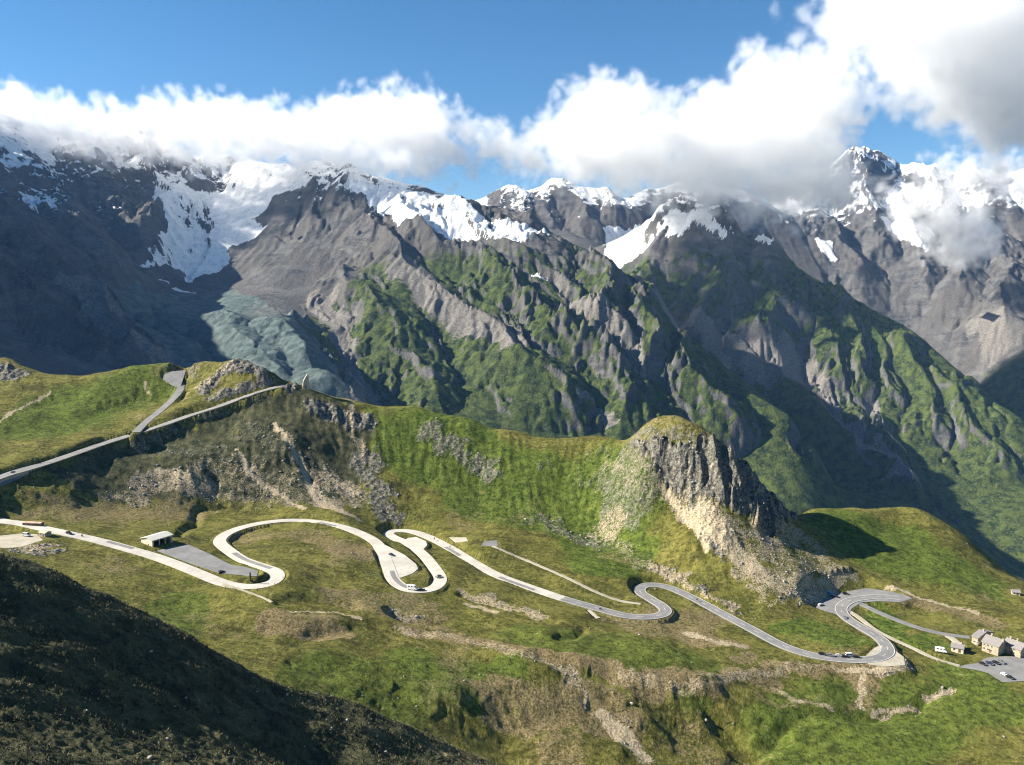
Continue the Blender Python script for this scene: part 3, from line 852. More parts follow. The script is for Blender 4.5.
M = Sheet(-0.90, 0.90, 0.0016, 1000.0, 8600.0, 0.0023)
M.Z = Surface(far, 70.0)(M.X, M.Y).astype(np.float64)

cwx = (fbm(M.X / 260, M.Y / 260, 4, 5) * 55).astype(np.float32)
cwy = (fbm(M.X / 260 + 9, M.Y / 260, 4, 6) * 55).astype(np.float32)
# ribs: their right-hand sides lie in shade
RIBS = [
    (150, 45, [(343, 178), (347, 200), (352, 225)]), (190, 70, [(400, 218), (470, 268), (540, 318), (600, 372), (640, 412)]), (170, 60, [(368, 235), (430, 298), (500, 352), (560, 405)]), (160, 55, [(345, 285), (390, 342), (430, 396)]),
    (170, 65, [(455, 222), (530, 275), (588, 322), (615, 350)]), (140, 55, [(500, 232), (570, 282), (600, 300)]), (120, 45, [(470, 300), (520, 345), (545, 385)]), (120, 40, [(320, 190), (318, 225)]),
    (170, 120, [(598, 288), (603, 320), (606, 345)]), (150, 95, [(575, 340), (592, 362), (618, 385)]), (150, 100, [(640, 318), (648, 345), (655, 370)]), (130, 70, [(680, 352), (690, 385), (720, 425)]),
    (190, 135, [(716, 242), (722, 265), (728, 290), (708, 325)]), (150, 95, [(700, 262), (700, 290), (684, 320)]), (190, 125, [(768, 268), (776, 295), (782, 320), (760, 350)]), (150, 70, [(650, 285), (655, 300), (650, 318)]),
    (140, 65, [(838, 300), (862, 350), (870, 395)]), (130, 60, [(808, 300), (830, 350), (840, 385)]), (120, 50, [(905, 345), (925, 390), (935, 430)]), (120, 50, [(870, 425), (885, 455), (905, 490)]), (140, 60, [(955, 390), (965, 430), (990, 470)]),
    (260, 130, [(858, 175), (868, 220), (880, 260)]), (240, 110, [(830, 235), (845, 265), (860, 285)]), (260, 120, [(905, 215), (915, 255), (925, 290)]), (260, 130, [(950, 225), (965, 265), (960, 300)]), (240, 110, [(995, 255), (1005, 290), (1000, 330)]),
    (240, 110, [(930, 180), (938, 205), (945, 235)]), (230, 110, [(975, 182), (985, 210), (980, 240)]), (200, 110, [(145, 160), (158, 195), (165, 225), (150, 250)]), (170, 80, [(185, 170), (190, 190)]), (180, 80, [(90, 165), (110, 200), (130, 235)]), (180, 70, [(40, 185), (65, 215), (95, 255)]), (150, 60, [(210, 165), (205, 178)]),
    (180, 60, [(0, 215), (50, 260), (100, 310), (140, 355)]), (150, 45, [(0, 270), (50, 305), (95, 350)]), (120, 40, [(150, 330), (185, 350), (205, 378)]), (160, 45, [(225, 325), (250, 350), (275, 385)]), (170, 50, [(275, 330), (305, 360), (330, 392)]),
    (170, 50, [(508, 194), (520, 208), (530, 225)]), (220, 70, [(556, 190), (575, 205), (592, 228)]), (130, 40, [(606, 196), (612, 215)]), (140, 45, [(535, 200), (548, 222)]), (150, 60, [(665, 215), (670, 235), (660, 255)]),
]
add = np.zeros_like(M.Z)
for w_, a_, pts_ in RIBS:
    add = np.maximum(add, carve(M, w_, a_ * 1.25, pts_, 1.0, cwx, cwy))
CUTS = [(60, -35, [(788, 339), (834, 410), (876, 452), (918, 481), (960, 520)]), (55, -40, [(851, 297), (868, 345), (876, 390), (868, 420), (890, 460)]), (60, -35, [(535, 285), (565, 312), (592, 336), (610, 360)]),
        (60, -40, [(735, 340), (760, 380), (800, 440)]), (60, -30, [(335, 300), (350, 340), (352, 390)]), (70, -40, [(150, 300), (190, 345), (240, 395)])]
for w_, a_, pts_ in CUTS:
    add += carve(M, w_, a_, pts_, 1.2, cwx, cwy)
M.Z += add
wx = fbm(M.X / 700, M.Y / 700, 3, 5) * 90
wy = fbm(M.X / 700 + 9, M.Y / 700, 3, 6) * 90
gx, gy = M.grad()
slope = np.hypot(gx, gy)
x0 = M.Z.copy()
moraine0 = area(M, [[(105, 285), (170, 283), (235, 290), (300, 322), (338, 368), (352, 400), (300, 405), (230, 400), (165, 365), (130, 320)]], 40, 200)
calm = 1 - 0.8 * moraine0
M.Z += erode(M, 30.0, 560.0, 1, 11, lo=0.1, hi=0.5) * calm
rough = smooth(-0.2, 0.9, fbm(M.X / 800, M.Y / 800, 3, 51) + smooth(-350, 250, M.Z) * 0.9)
valley = smooth(2400, 3600, M.Y + 0 * M.Z)
M.Z += erode(M, 6.5, 230.0, 4, 23, gain=0.46, lo=0.2, hi=0.7) * (0.35 + 0.65 * rough) * calm
gx, gy = M.grad()
slope = np.hypot(gx, gy)
M.Z += smooth(0.35, 0.95, slope) * (ridged((M.X + wx) / 230, (M.Y + wy) / 230, 5, 41) - 0.8) * (1.8 + 5.0 * rough) * calm
M.Z += fbm(M.X / 40, M.Y / 40, 3, 77) * (0.8 + 1.6 * rough)


gx, gy = M.grad()
slope = np.hypot(gx, gy)
n1 = fbm(M.X / 500, M.Y / 500, 5, 61)
n2 = fbm(M.X / 120, M.Y / 120, 5, 63)
glacier = area(M, [[(152, 182), (185, 186), (205, 192), (240, 184), (275, 176), (300, 172), (330, 175), (300, 187), (275, 195), (262, 212), (250, 218), (265, 228), (240, 245), (228, 250), (230, 262), (205, 275), (188, 283), (180, 270), (165, 262), (143, 268), (150, 248), (168, 235), (165, 215), (154, 195)],
                   [(338, 172), (385, 183), (430, 195), (470, 207), (520, 222), (548, 235), (525, 243), (480, 240), (440, 232), (400, 222), (372, 207), (360, 192), (345, 187)],
                   [(605, 225), (640, 226), (665, 216), (690, 209), (712, 217), (735, 237), (715, 234), (690, 230), (670, 235), (645, 250), (622, 264), (606, 258)],
                   [(528, 268), (545, 277), (553, 285), (540, 279)], [(158, 280), (175, 287), (195, 293), (176, 291)], [(22, 192), (40, 195), (56, 207), (40, 207), (20, 199)],
                   [(755, 236), (772, 240), (785, 250), (770, 247)], [(880, 215), (905, 212), (935, 232), (925, 252), (900, 240)], [(815, 238), (830, 240), (838, 262), (826, 256)]], 22, 110)
snow = np.clip(glacier * smooth(2.4, 1.7, slope + 0.5 * n2), 0, 1)
line = 470 + 120 * n1 - 120 * smooth(-300, 2500, M.X) + 170 * smooth(5200, 6500, M.Y)
alt = smooth(-90, 90, M.Z - line + 90 * n2 - 230 * (slope - 0.7))
snow = np.maximum(snow, alt * 0.95 * smooth(1.55, 0.8, slope + 0.45 * n2 + 0.3 * fbm(M.X / 35, M.Y / 35, 3, 67)))
grass = smooth(300, 60, M.Z + 110 * n1 + 50 * n2 + 500 * smooth(-500, -1000, M.X)) * smooth(1.9, 1.15, slope + 0.35 * n2)
grass *= smooth(5200, 4600, M.Y)
moraine = area(M, [[(105, 285), (170, 283), (235, 290), (300, 322), (338, 368), (352, 400), (300, 405), (230, 400), (165, 365), (130, 320)]], 40, 200)
scree = mask(M, [(0.9, 70, [(402, 262), (430, 292), (460, 316)]), (0.8, 60, [(470, 322), (515, 340)]), (1, 55, [(322, 300), (340, 325), (346, 345)]), (0.9, 40, [(346, 345), (356, 370), (362, 398)]), (0.5, 60, [(265, 310), (310, 325)]),
                 (1, 44, [(788, 342), (812, 375), (834, 410)]), (1, 22, [(834, 410), (876, 452), (918, 481)]), (0.9, 22, [(868, 398), (876, 420)]), (0.9, 18, [(887, 440), (892, 462)]), (0.8, 90, [(675, 322), (720, 350), (770, 365)]), (0.9, 60, [(770, 350), (790, 370)]),
                 (0.8, 130, [(1000, 330), (1024, 345)]), (0.7, 60, [(975, 320), (1010, 345)]), (0.8, 18, [(590, 395), (598, 408), (612, 420)]), (0.8, 40, [(690, 320), (720, 340)]), (0.7, 60, [(85, 280), (130, 325), (160, 360)]), (0.8, 30, [(560, 272), (600, 320), (640, 365)])], 45, 160)
grass *= 1 - moraine
mm, mn, ml, mp = new_mat("mountain_rock_grass_and_snow")
g = N(mm)
r_, gr_, sc_, mo_ = g.attr("cover")
pos = g.pos()
nz_big = g.noise(pos, 0.006, 5, 0.6)
nz = g.noise(pos, 0.03, 8, 0.62)
nz_f = g.noise(pos, 0.12, 6, 0.65)
strata = g.noise(g.pos(0.5, 0.5, 1.2), 0.014, 8, 0.65, 1.2)
rock = g.mix(g.ramp(strata, 0.35, 0.65), (0.038, 0.040, 0.045), (0.125, 0.123, 0.120))
rock = g.mix(g.ramp(nz_big, 0.4, 0.65), rock, (0.086, 0.080, 0.075))
rock = g.mix(g.math('MULTIPLY', g.ramp(nz_f, 0.42, 0.7), 0.5), rock, (0.18, 0.172, 0.162))
veg = g.mix(g.ramp(nz, 0.35, 0.62), (0.017, 0.032, 0.014), (0.070, 0.094, 0.026))
veg = g.mix(g.ramp(nz_f, 0.50, 0.72), veg, (0.12, 0.115, 0.045))
scr = g.mix(g.ramp(nz_f, 0.35, 0.65), (0.115, 0.108, 0.10), (0.205, 0.19, 0.17))
mor = g.mix(g.ramp(nz, 0.35, 0.65), (0.058, 0.082, 0.078), (0.118, 0.150, 0.144))
brk0 = g.math('ADD', g.math('MULTIPLY', nz, 0.6), g.math('MULTIPLY', nz_f, 0.4))
sn = g.mix(g.ramp(brk0, 0.34, 0.58), (0.58, 0.60, 0.62), (0.84, 0.845, 0.85))
brk = g.math('SUBTRACT', g.math('ADD', g.math('MULTIPLY', nz, 0.5), g.math('MULTIPLY', nz_f, 0.5)), 0.5)
def edge(mask_, k=2.2, w=0.16):
    return g.ramp(g.math('ADD', mask_, g.math('MULTIPLY', brk, k)), 0.5 - w, 0.5 + w)
c = g.mix(edge(mo_, 1.5), rock, mor)
c = g.mix(edge(gr_, 2.6), c, veg)
c = g.mix(edge(sc_, 1.6, 0.25), c, scr)
c = g.mix(g.math('MULTIPLY', edge(r_, 3.0, 0.08), g.ramp(r_, 0.02, 0.2)), c, sn)
ml.new(c, mp.inputs["Base Color"])
mp.inputs["Roughness"].default_value = 0.95
mp.inputs["Specular IOR Level"].default_value = 0.1
bh = g.math('ADD', g.math('MULTIPLY', nz, 10.0), g.math('MULTIPLY', nz_f, 4.0))
ml.new(g.bump(bh, 0.7, 1.0), mp.inputs["Normal"])
M.build("mountains", mm, {"cover": (snow, grass, scree, moraine)})

# ------------------------------------------------------------------ buildings, vehicles and small things
def plain(name, c, rough=0.6, metal=0.0, vary=0.0, scale=1.5):
    m, n, l, p = new_mat(name)
    if vary:
        g = N(m)
        k = g.noise(g.pos(), scale, 5, 0.65)
        l.new(g.mix(g.ramp(k, 0.3, 0.7), tuple(x * (1 - vary) for x in c), tuple(min(1, x * (1 + vary)) for x in c)), p.inputs["Base Color"])
    else:
        p.inputs["Base Color"].default_value = (*c, 1)
    p.inputs["Roughness"].default_value = rough
    p.inputs["Metallic"].default_value = metal
    return m


def masonry(name, c0, c1):
    m, n, l, p = new_mat(name)
    g = N(m)
    q = g.pos()
    v = g.voro(q, 1.4, "Color")
    s = n.new("ShaderNodeSeparateColor"); l.new(v, s.inputs[0])
    cc = g.mix(s.outputs[0], c0, c1)
    e = g.voro(q, 1.4, "Distance", 'DISTANCE_TO_EDGE')
    cc = g.mix(g.ramp(e, 0.02, 0.07), tuple(x * 0.55 for x in c0), cc)
    l.new(cc, p.inputs["Base Color"])
    p.inputs["Roughness"].default_value = 0.9
    l.new(g.bump(g.ramp(e, 0.0, 0.1), 0.5, 0.05), p.inputs["Normal"])
    return m


W_STONE = masonry("pale_stone_masonry", (0.32, 0.265, 0.18), (0.46, 0.39, 0.28))
W_TOWER = masonry("tower_stone_masonry", (0.36, 0.30, 0.23), (0.55, 0.48, 0.38))
W_PLASTER = plain("cream_plaster", (0.62, 0.55, 0.43), 0.9, 0, 0.12, 0.8)
R_SHINGLE = plain("grey_shingle_roof", (0.21, 0.195, 0.19), 0.85, 0, 0.25, 2.0)
R_PALE = plain("pale_sheet_roof", (0.56, 0.54, 0.48), 0.6, 0, 0.1, 1.0)
R_RED = plain("faded_red_roof", (0.46, 0.32, 0.25), 0.8, 0, 0.2, 1.0)
WOOD = plain("weathered_wood", (0.13, 0.085, 0.05), 0.85, 0, 0.3, 3.0)
GLASS = plain("dark_window_glass", (0.02, 0.025, 0.03), 0.08)
FRAME = plain("white_window_frame", (0.62, 0.60, 0.55), 0.6)
RUBBER = plain("black_tyre_rubber", (0.012, 0.012, 0.012), 0.85)
STEEL = plain("grey_steel", (0.35, 0.35, 0.36), 0.4, 0.8)
LAMP = plain("pale_lamp_lens", (0.7, 0.7, 0.66), 0.15)
RED = plain("red_lamp_lens", (0.35, 0.02, 0.02), 0.25)
DARKP = plain("dark_painted_wood", (0.030, 0.026, 0.022), 0.7)
CLOTH = plain("dark_riding_suit", (0.02, 0.02, 0.025), 0.8)
SKIN = plain("helmet_shell", (0.30, 0.30, 0.32), 0.3)


def box(bm, x0, x1, y0, y1, z0, z1, mi=0):
    vs = [bm.verts.new(c) for c in ((x0, y0, z0), (x1, y0, z0), (x1, y1, z0), (x0, y1, z0), (x0, y0, z1), (x1, y0, z1), (x1, y1, z1), (x0, y1, z1))]
    for q in ((3, 2, 1, 0), (4, 5, 6, 7), (0, 1, 5, 4), (1, 2, 6, 5), (2, 3, 7, 6), (3, 0, 4, 7)):
        bm.faces.new([vs[i] for i in q]).material_index = mi


def prism(bm, prof, y0, y1):
    """solid with the outline prof in (x, z), drawn from y0 to y1"""
    a = [bm.verts.new((x, y0, z)) for x, z in prof]
    b = [bm.verts.new((x, y1, z)) for x, z in prof]
    bm.faces.new(a)
    bm.faces.new(b[::-1])
    n = len(prof)
    for i in range(n):
        j = (i + 1) % n
        bm.faces.new((a[j], a[i], b[i], b[j]))
    bmesh.ops.recalc_face_normals(bm, faces=bm.faces)


def cyl(bm, c, axis, r, h, seg=14, r2=None):
    m = Matrix.Translation(c) @ Vector(axis).to_track_quat('Z', 'Y').to_matrix().to_4x4()
    bmesh.ops.create_cone(bm, cap_ends=True, segments=seg, radius1=r, radius2=r if r2 is None else r2, depth=h, matrix=m)


def bevel(bm, w=0.06, seg=2):
    bmesh.ops.bevel(bm, geom=bm.edges[:], offset=w, segments=seg, affect='EDGES', clamp_overlap=True)


def empty(name, loc, rz, label, cat, group=None):
    o = bpy.data.objects.new(name, None)
    COL.objects.link(o)
    o.location = loc
    o.rotation_euler = (0, 0, rz)
    o.empty_display_size = 1
    return tag(o, label, cat, group)


def house(name, loc, rz, L, W, H, rise, label, wall_m, roof_m, cat="building", windows=(), gable_windows=(), door=None, chimneys=(), eave=0.5, base=1.6, storeys=1, open_front=False, group=None):
    """a gabled house: long side along x, front wall at y = 0, ridge along x"""
    root = empty(name, loc, rz, label, cat, group)
    bm = bmesh.new()
    if open_front:
        box(bm, 0, L, W - 0.35, W, -base, H)
        box(bm, 0, 0.35, 0, W - 0.352, -base, H); box(bm, L - 0.35, L, 0, W - 0.352, -base, H)
        box(bm, 0.352, L - 0.352, 0.1, W - 0.352, -base, 0.12)
        box(bm, 0.352, L - 0.352, 0.05, 0.4, H - 0.7, H)
        bm2 = bmesh.new()
        for x in (0.002, L - 0.35 + 0.002):
            pass
        prof = [(0, H + 0.002), (W, H + 0.002), (W / 2, H + rise)]
        for x0 in (0.0, L - 0.35):
            a = [bm.verts.new((x0, y, z)) for y, z in prof]; b = [bm.verts.new((x0 + 0.35, y, z)) for y, z in prof]
            bm.faces.new(a); bm.faces.new(b[::-1])
            for i in range(3): bm.faces.new((a[i], a[(i + 1) % 3], b[(i + 1) % 3], b[i]))
        bm2.free()
    else:
        a, b = [], []
        for x0, r_ in ((0, a), (L, b)):
            for y, z in ((0, -base), (W, -base), (W, H), (W / 2, H + rise), (0, H)): r_.append(bm.verts.new((x0, y, z)))
        bm.faces.new(a); bm.faces.new(b[::-1])
        for i in range(5): bm.faces.new((a[i], a[(i + 1) % 5], b[(i + 1) % 5], b[i]))
    bmesh.ops.recalc_face_normals(bm, faces=bm.faces)
    link_mesh("wall", bm, wall_m, root)
    bm = bmesh.new()
    sl = rise / (W / 2)
    t = 0.28
    prof = [(-eave, H - eave * sl + 0.01), (W / 2, H + rise + 0.01), (W + eave, H - eave * sl + 0.01), (W + eave, H - eave * sl + t), (W / 2, H + rise + t + 0.05), (-eave, H - eave * sl + t)]
    a = [bm.verts.new((-eave, y, z)) for y, z in prof]; b = [bm.verts.new((L + eave, y, z)) for y, z in prof]
    bm.faces.new(a); bm.faces.new(b[::-1])
    for i in range(6): bm.faces.new((a[i], a[(i + 1) % 6], b[(i + 1) % 6], b[i]))
    bmesh.ops.recalc_face_normals(bm, faces=bm.faces)
    roof = link_mesh("roof", bm, roof_m, root)
    for cx_, cy_ in chimneys:
        bm = bmesh.new()
        zt = H + rise - abs(cy_ - W / 2) * sl
        box(bm, cx_ - 0.45, cx_ + 0.45, cy_ - 0.4, cy_ + 0.4, zt - 0.3, zt + 1.5)
        box(bm, cx_ - 0.55, cx_ + 0.55, cy_ - 0.5, cy_ + 0.5, zt + 1.502, zt + 1.68)
        link_mesh("chimney", bm, W_STONE, roof)
    def window(x, z, w, h, side):
        bm = bmesh.new(); bp = bmesh.new()
        def put(b_, u0, u1, d0, d1, z0, z1):
            if side == 'front': box(b_, u0, u1, -d1, -d0, z0, z1)
            elif side == 'left': box(b_, -d1, -d0, u0, u1, z0, z1)
            elif side == 'right': box(b_, L + d0, L + d1, u0, u1, z0, z1)
            else: box(b_, u0, u1, W + d0, W + d1, z0, z1)
        put(bm, x - w / 2 - .1, x + w / 2 + .1, .003, .07, z - .1, z - 0.002); put(bm, x - w / 2 - .1, x + w / 2 + .1, .003, .07, z + h + .002, z + h + .1)
        put(bm, x - w / 2 - .1, x - w / 2, .003, .07, z, z + h); put(bm, x + w / 2, x + w / 2 + .1, .003, .07, z, z + h)
        put(bm, x - .035, x + .035, .003, .06, z + .002, z + h - .002)
        f = link_mesh("window", bm, FRAME, root)
        put(bp, x - w / 2 + .002, x - .04, .004, .03, z + .002, z + h - .002); put(bp, x + .04, x + w / 2 - .002, .004, .03, z + .002, z + h - .002)
        link_mesh("pane", bp, GLASS, f)
    for x, z in windows: window(x, z, 1.0, 1.25, 'front')
    for x, z, sd in gable_windows: window(x, z, 0.95, 1.2, sd)
    if door is not None:
        bm = bmesh.new(); box(bm, door - 0.6, door + 0.6, -0.09, -0.004, 0.05, 2.2)
        d = link_mesh("door", bm, WOOD, root)
        bm = bmesh.new(); cyl(bm, (door + 0.45, -0.13, 1.1), (0, 1, 0), 0.05, 0.08, 8)
        link_mesh("handle", bm, STEEL, d)
    if open_front:
        n = 4
        for i in range(n):
            x = 0.9 + (L - 1.8) * i / (n - 1)
            bm = bmesh.new(); box(bm, x - 0.2, x + 0.2, 0.06, 0.42, 0.12, H - 0.702)
            link_mesh("pillar", bm, wall_m, root)
        bm = bmesh.new(); box(bm, 0.8, L - 0.8, W - 1.0, W - 0.5, 0.5, 0.6); box(bm, 1.2, 1.4, W - 0.9, W - 0.6, 0.12, 0.498); box(bm, L - 1.4, L - 1.2, W - 0.9, W - 0.6, 0.12, 0.498)
        link_mesh("bench", bm, WOOD, root)
    return root


def gpt(u, v):
    return G.hit(u, v)


def heading(p, q):
    return math.atan2(q.y - p.y, q.x - p.x)


# refuge by the first bend
p0, p1 = Vector(atz(152.5, 548.5, -160.2)), Vector(atz(173.5, 543.6, -161.2))
house("roadside_shelter", p0, heading(p0, p1), 14.5, 10.5, 4.9, 1.2, "small pale roofed stone shelter beside the grey car park on the left meadow", W_PLASTER, R_PALE, "shelter", open_front=True, gable_windows=[(3.7, 1.2, 'left')], eave=0.6)

# hotel group on the right
def at_flat(u, v, z): return Vector(atz(u, v, z))
HB = [
    ("stone_inn", (981.6, 649.8), (998.0, 655.6), 10.0, 5.4, 3.0, "middle stone inn with a grey roof, its long cream wall facing the parked cars", [(2, 1), (5, 1), (8, 1), (11, 1), (2, 3.4), (5, 3.4), (8, 3.4), (11, 3.4)], [(3, 1.2, 'right'), (6, 1.2, 'right'), (3, 3.6, 'left'), (6.5, 3.6, 'left')], 6.6, [(3, 5), (10, 4)]),
    ("stone_inn", (1002.4, 651.6), (1020.2, 658.0), 9.0, 4.8, 2.8, "right stone inn with a row of chimneys on its grey roof", [(2, 1), (5.2, 1), (8.4, 1), (11.6, 1), (2, 3.1), (5.2, 3.1), (8.4, 3.1), (11.6, 3.1)], [(3, 1.2, 'right'), (6, 1.2, 'right')], 6.8, [(2, 4.5), (6, 4.5), (11, 4.5)]),
    ("stone_inn", (971.5, 643.0), (977.5, 645.2), 17.0, 4.4, 2.2, "low left inn building at the end of the narrow hotel lane", [(1.6, 1.0), (4.0, 1.0)], [(4, 1.2, 'right'), (8, 1.2, 'right'), (12, 1.2, 'right'), (5, 1.2, 'left')], None, [(2.5, 8)]),
]
for nm_, a_, b_, W_, H_, rs_, lb_, wi_, gw_, dr_, ch_ in HB:
    p0, p1 = at_flat(*a_, -217.2), at_flat(*b_, -217.2)
    L_ = (p1 - p0).length
    wi_ = [(x * L_ / 13.4 if L_ > 8 else x, z) for x, z in wi_ if x < L_ + 1]
    house(nm_, p0, heading(p0, p1), L_, W_, H_, rs_, lb_, W_STONE, R_SHINGLE, "inn", wi_, gw_, dr_ and dr_ * L_ / 13.4, ch_, group="stone inn buildings by the hotel car park")
p0 = gpt(1012, 594.5)
house("stone_hut", p0 - Vector((0, 0, 0.4)), -0.35, 5.0, 3.8, 2.4, 1.2, "tiny lone hut on the grassy slope behind the inns", W_PLASTER, R_SHINGLE, "hut", [(1.4, 1.0)], [(1.9, 1.0, 'left')], 3.4)
# low outbuildings of the hotel
p0 = gpt(951, 651)
house("grey_shed", p0, -0.55, 6.5, 5.0, 2.6, 1.6, "small grey roofed shed at the foot of the short side lane", W_PLASTER, R_SHINGLE, "shed", [(1.6, 0.9)], [], 4.4, eave=0.4)
p0 = gpt(963.5, 651.2)
house("red_gable_shed", p0, 1.0, 4.0, 2.8, 2.3, 1.1, "narrow shed with a faded red roof next to the grey shed", W_PLASTER, R_RED, "shed", [], [(1.4, 0.9, 'left')], 2.0, eave=0.35)
# buildings by the yard at the left edge
p0 = gpt(39.0, 536.6)
house("yard_shed", p0, -0.45, 5.6, 4.2, 2.6, 0.7, "small flat tan roofed shed at the corner of the left gravel yard", W_STONE, plain("tan_roof", (0.46, 0.39, 0.27), 0.8, 0, 0.12), "shed", [(1.6, 1.0)], [(2.0, 0.9, 'right')], 4.0, eave=0.3)
p0 = gpt(22.5, 525.6)
house("long_shed", p0, -0.12, 12.5, 3.2, 1.7, 0.4, "long low shed with a faded red roof standing against the road on the left", WOOD, R_RED, "shed", [(2.5, 0.8), (6, 0.8)], [], 9.5, eave=0.25)

# memorial tower at the end of the upper road
def tower():
    p = Vector(at(306.0, 388.0, 770))
    root = empty("memorial_tower", p, 0.35, "stone memorial tower with a slanted top at the end of the upper ridge road", "tower")
    bm = bmesh.new()
    prof = [(-3.4, -3.0), (3.0, -3.0), (2.5, 6.0), (2.1, 11.8), (1.2, 12.6), (-0.6, 9.6), (-2.4, 6.4)]
    prism(bm, prof, -2.4, 2.4)
    for v in bm.verts:
        if v.co.z > 5: v.co.y *= 0.78
    link_mesh("shaft", bm, W_TOWER, root)
    bm = bmesh.new(); box(bm, -1.0, 0.0, -2.62, -2.3, 0.2, 2.6)
    link_mesh("doorway", bm, DARKP, root)
    bm = bmesh.new()
    box(bm, -3.9, 3.6, -3.0, 3.0, -3.2, 0.1); bevel(bm, 0.12, 1)
    link_mesh("plinth", bm, W_TOWER, root)
    bm = bmesh.new()
    prev = None
    for i in range(13):
        a = math.radians(95 + i * 11)
        ci, co = Vector((5.5 * math.cos(a) - 6.2, 5.5 * math.sin(a) - 1.0, 0)), Vector((6.1 * math.cos(a) - 6.2, 6.1 * math.sin(a) - 1.0, 0))
        r = [bm.verts.new(c + Vector((0, 0, z))) for c, z in ((ci, -2.5), (co, -2.5), (co, 1.6 + 1.2 * (1 - i / 12)), (ci, 1.6 + 1.2 * (1 - i / 12)))]
        if prev:
            for j in range(4): bm.faces.new((prev[j], prev[(j + 1) % 4], r[(j + 1) % 4], r[j]))
        else: bm.faces.new(r)
        prev = r
    bm.faces.new(prev[::-1])
    bmesh.ops.recalc_face_normals(bm, faces=bm.faces)
    link_mesh("ring_wall", bm, W_TOWER, root)
tower()


# ---- vehicles
PAINT = {k: plain(k + "_car_paint", c, 0.28) for k, c in {"black": (0.012, 0.012, 0.014), "navy": (0.02, 0.03, 0.07), "white": (0.78, 0.78, 0.76), "grey": (0.16, 0.165, 0.17), "silver": (0.45, 0.46, 0.47), "cyan": (0.10, 0.45, 0.62), "red": (0.30, 0.03, 0.03)}.items()}
MESH = {}
def once(key, build):
    if key not in MESH:
        bm = bmesh.new(); build(bm)
        bmesh.ops.recalc_face_normals(bm, faces=bm.faces)
        me = bpy.data.meshes.new(key); bm.normal_update(); bm.to_mesh(me); bm.free()
        MESH[key] = me
    return MESH[key]


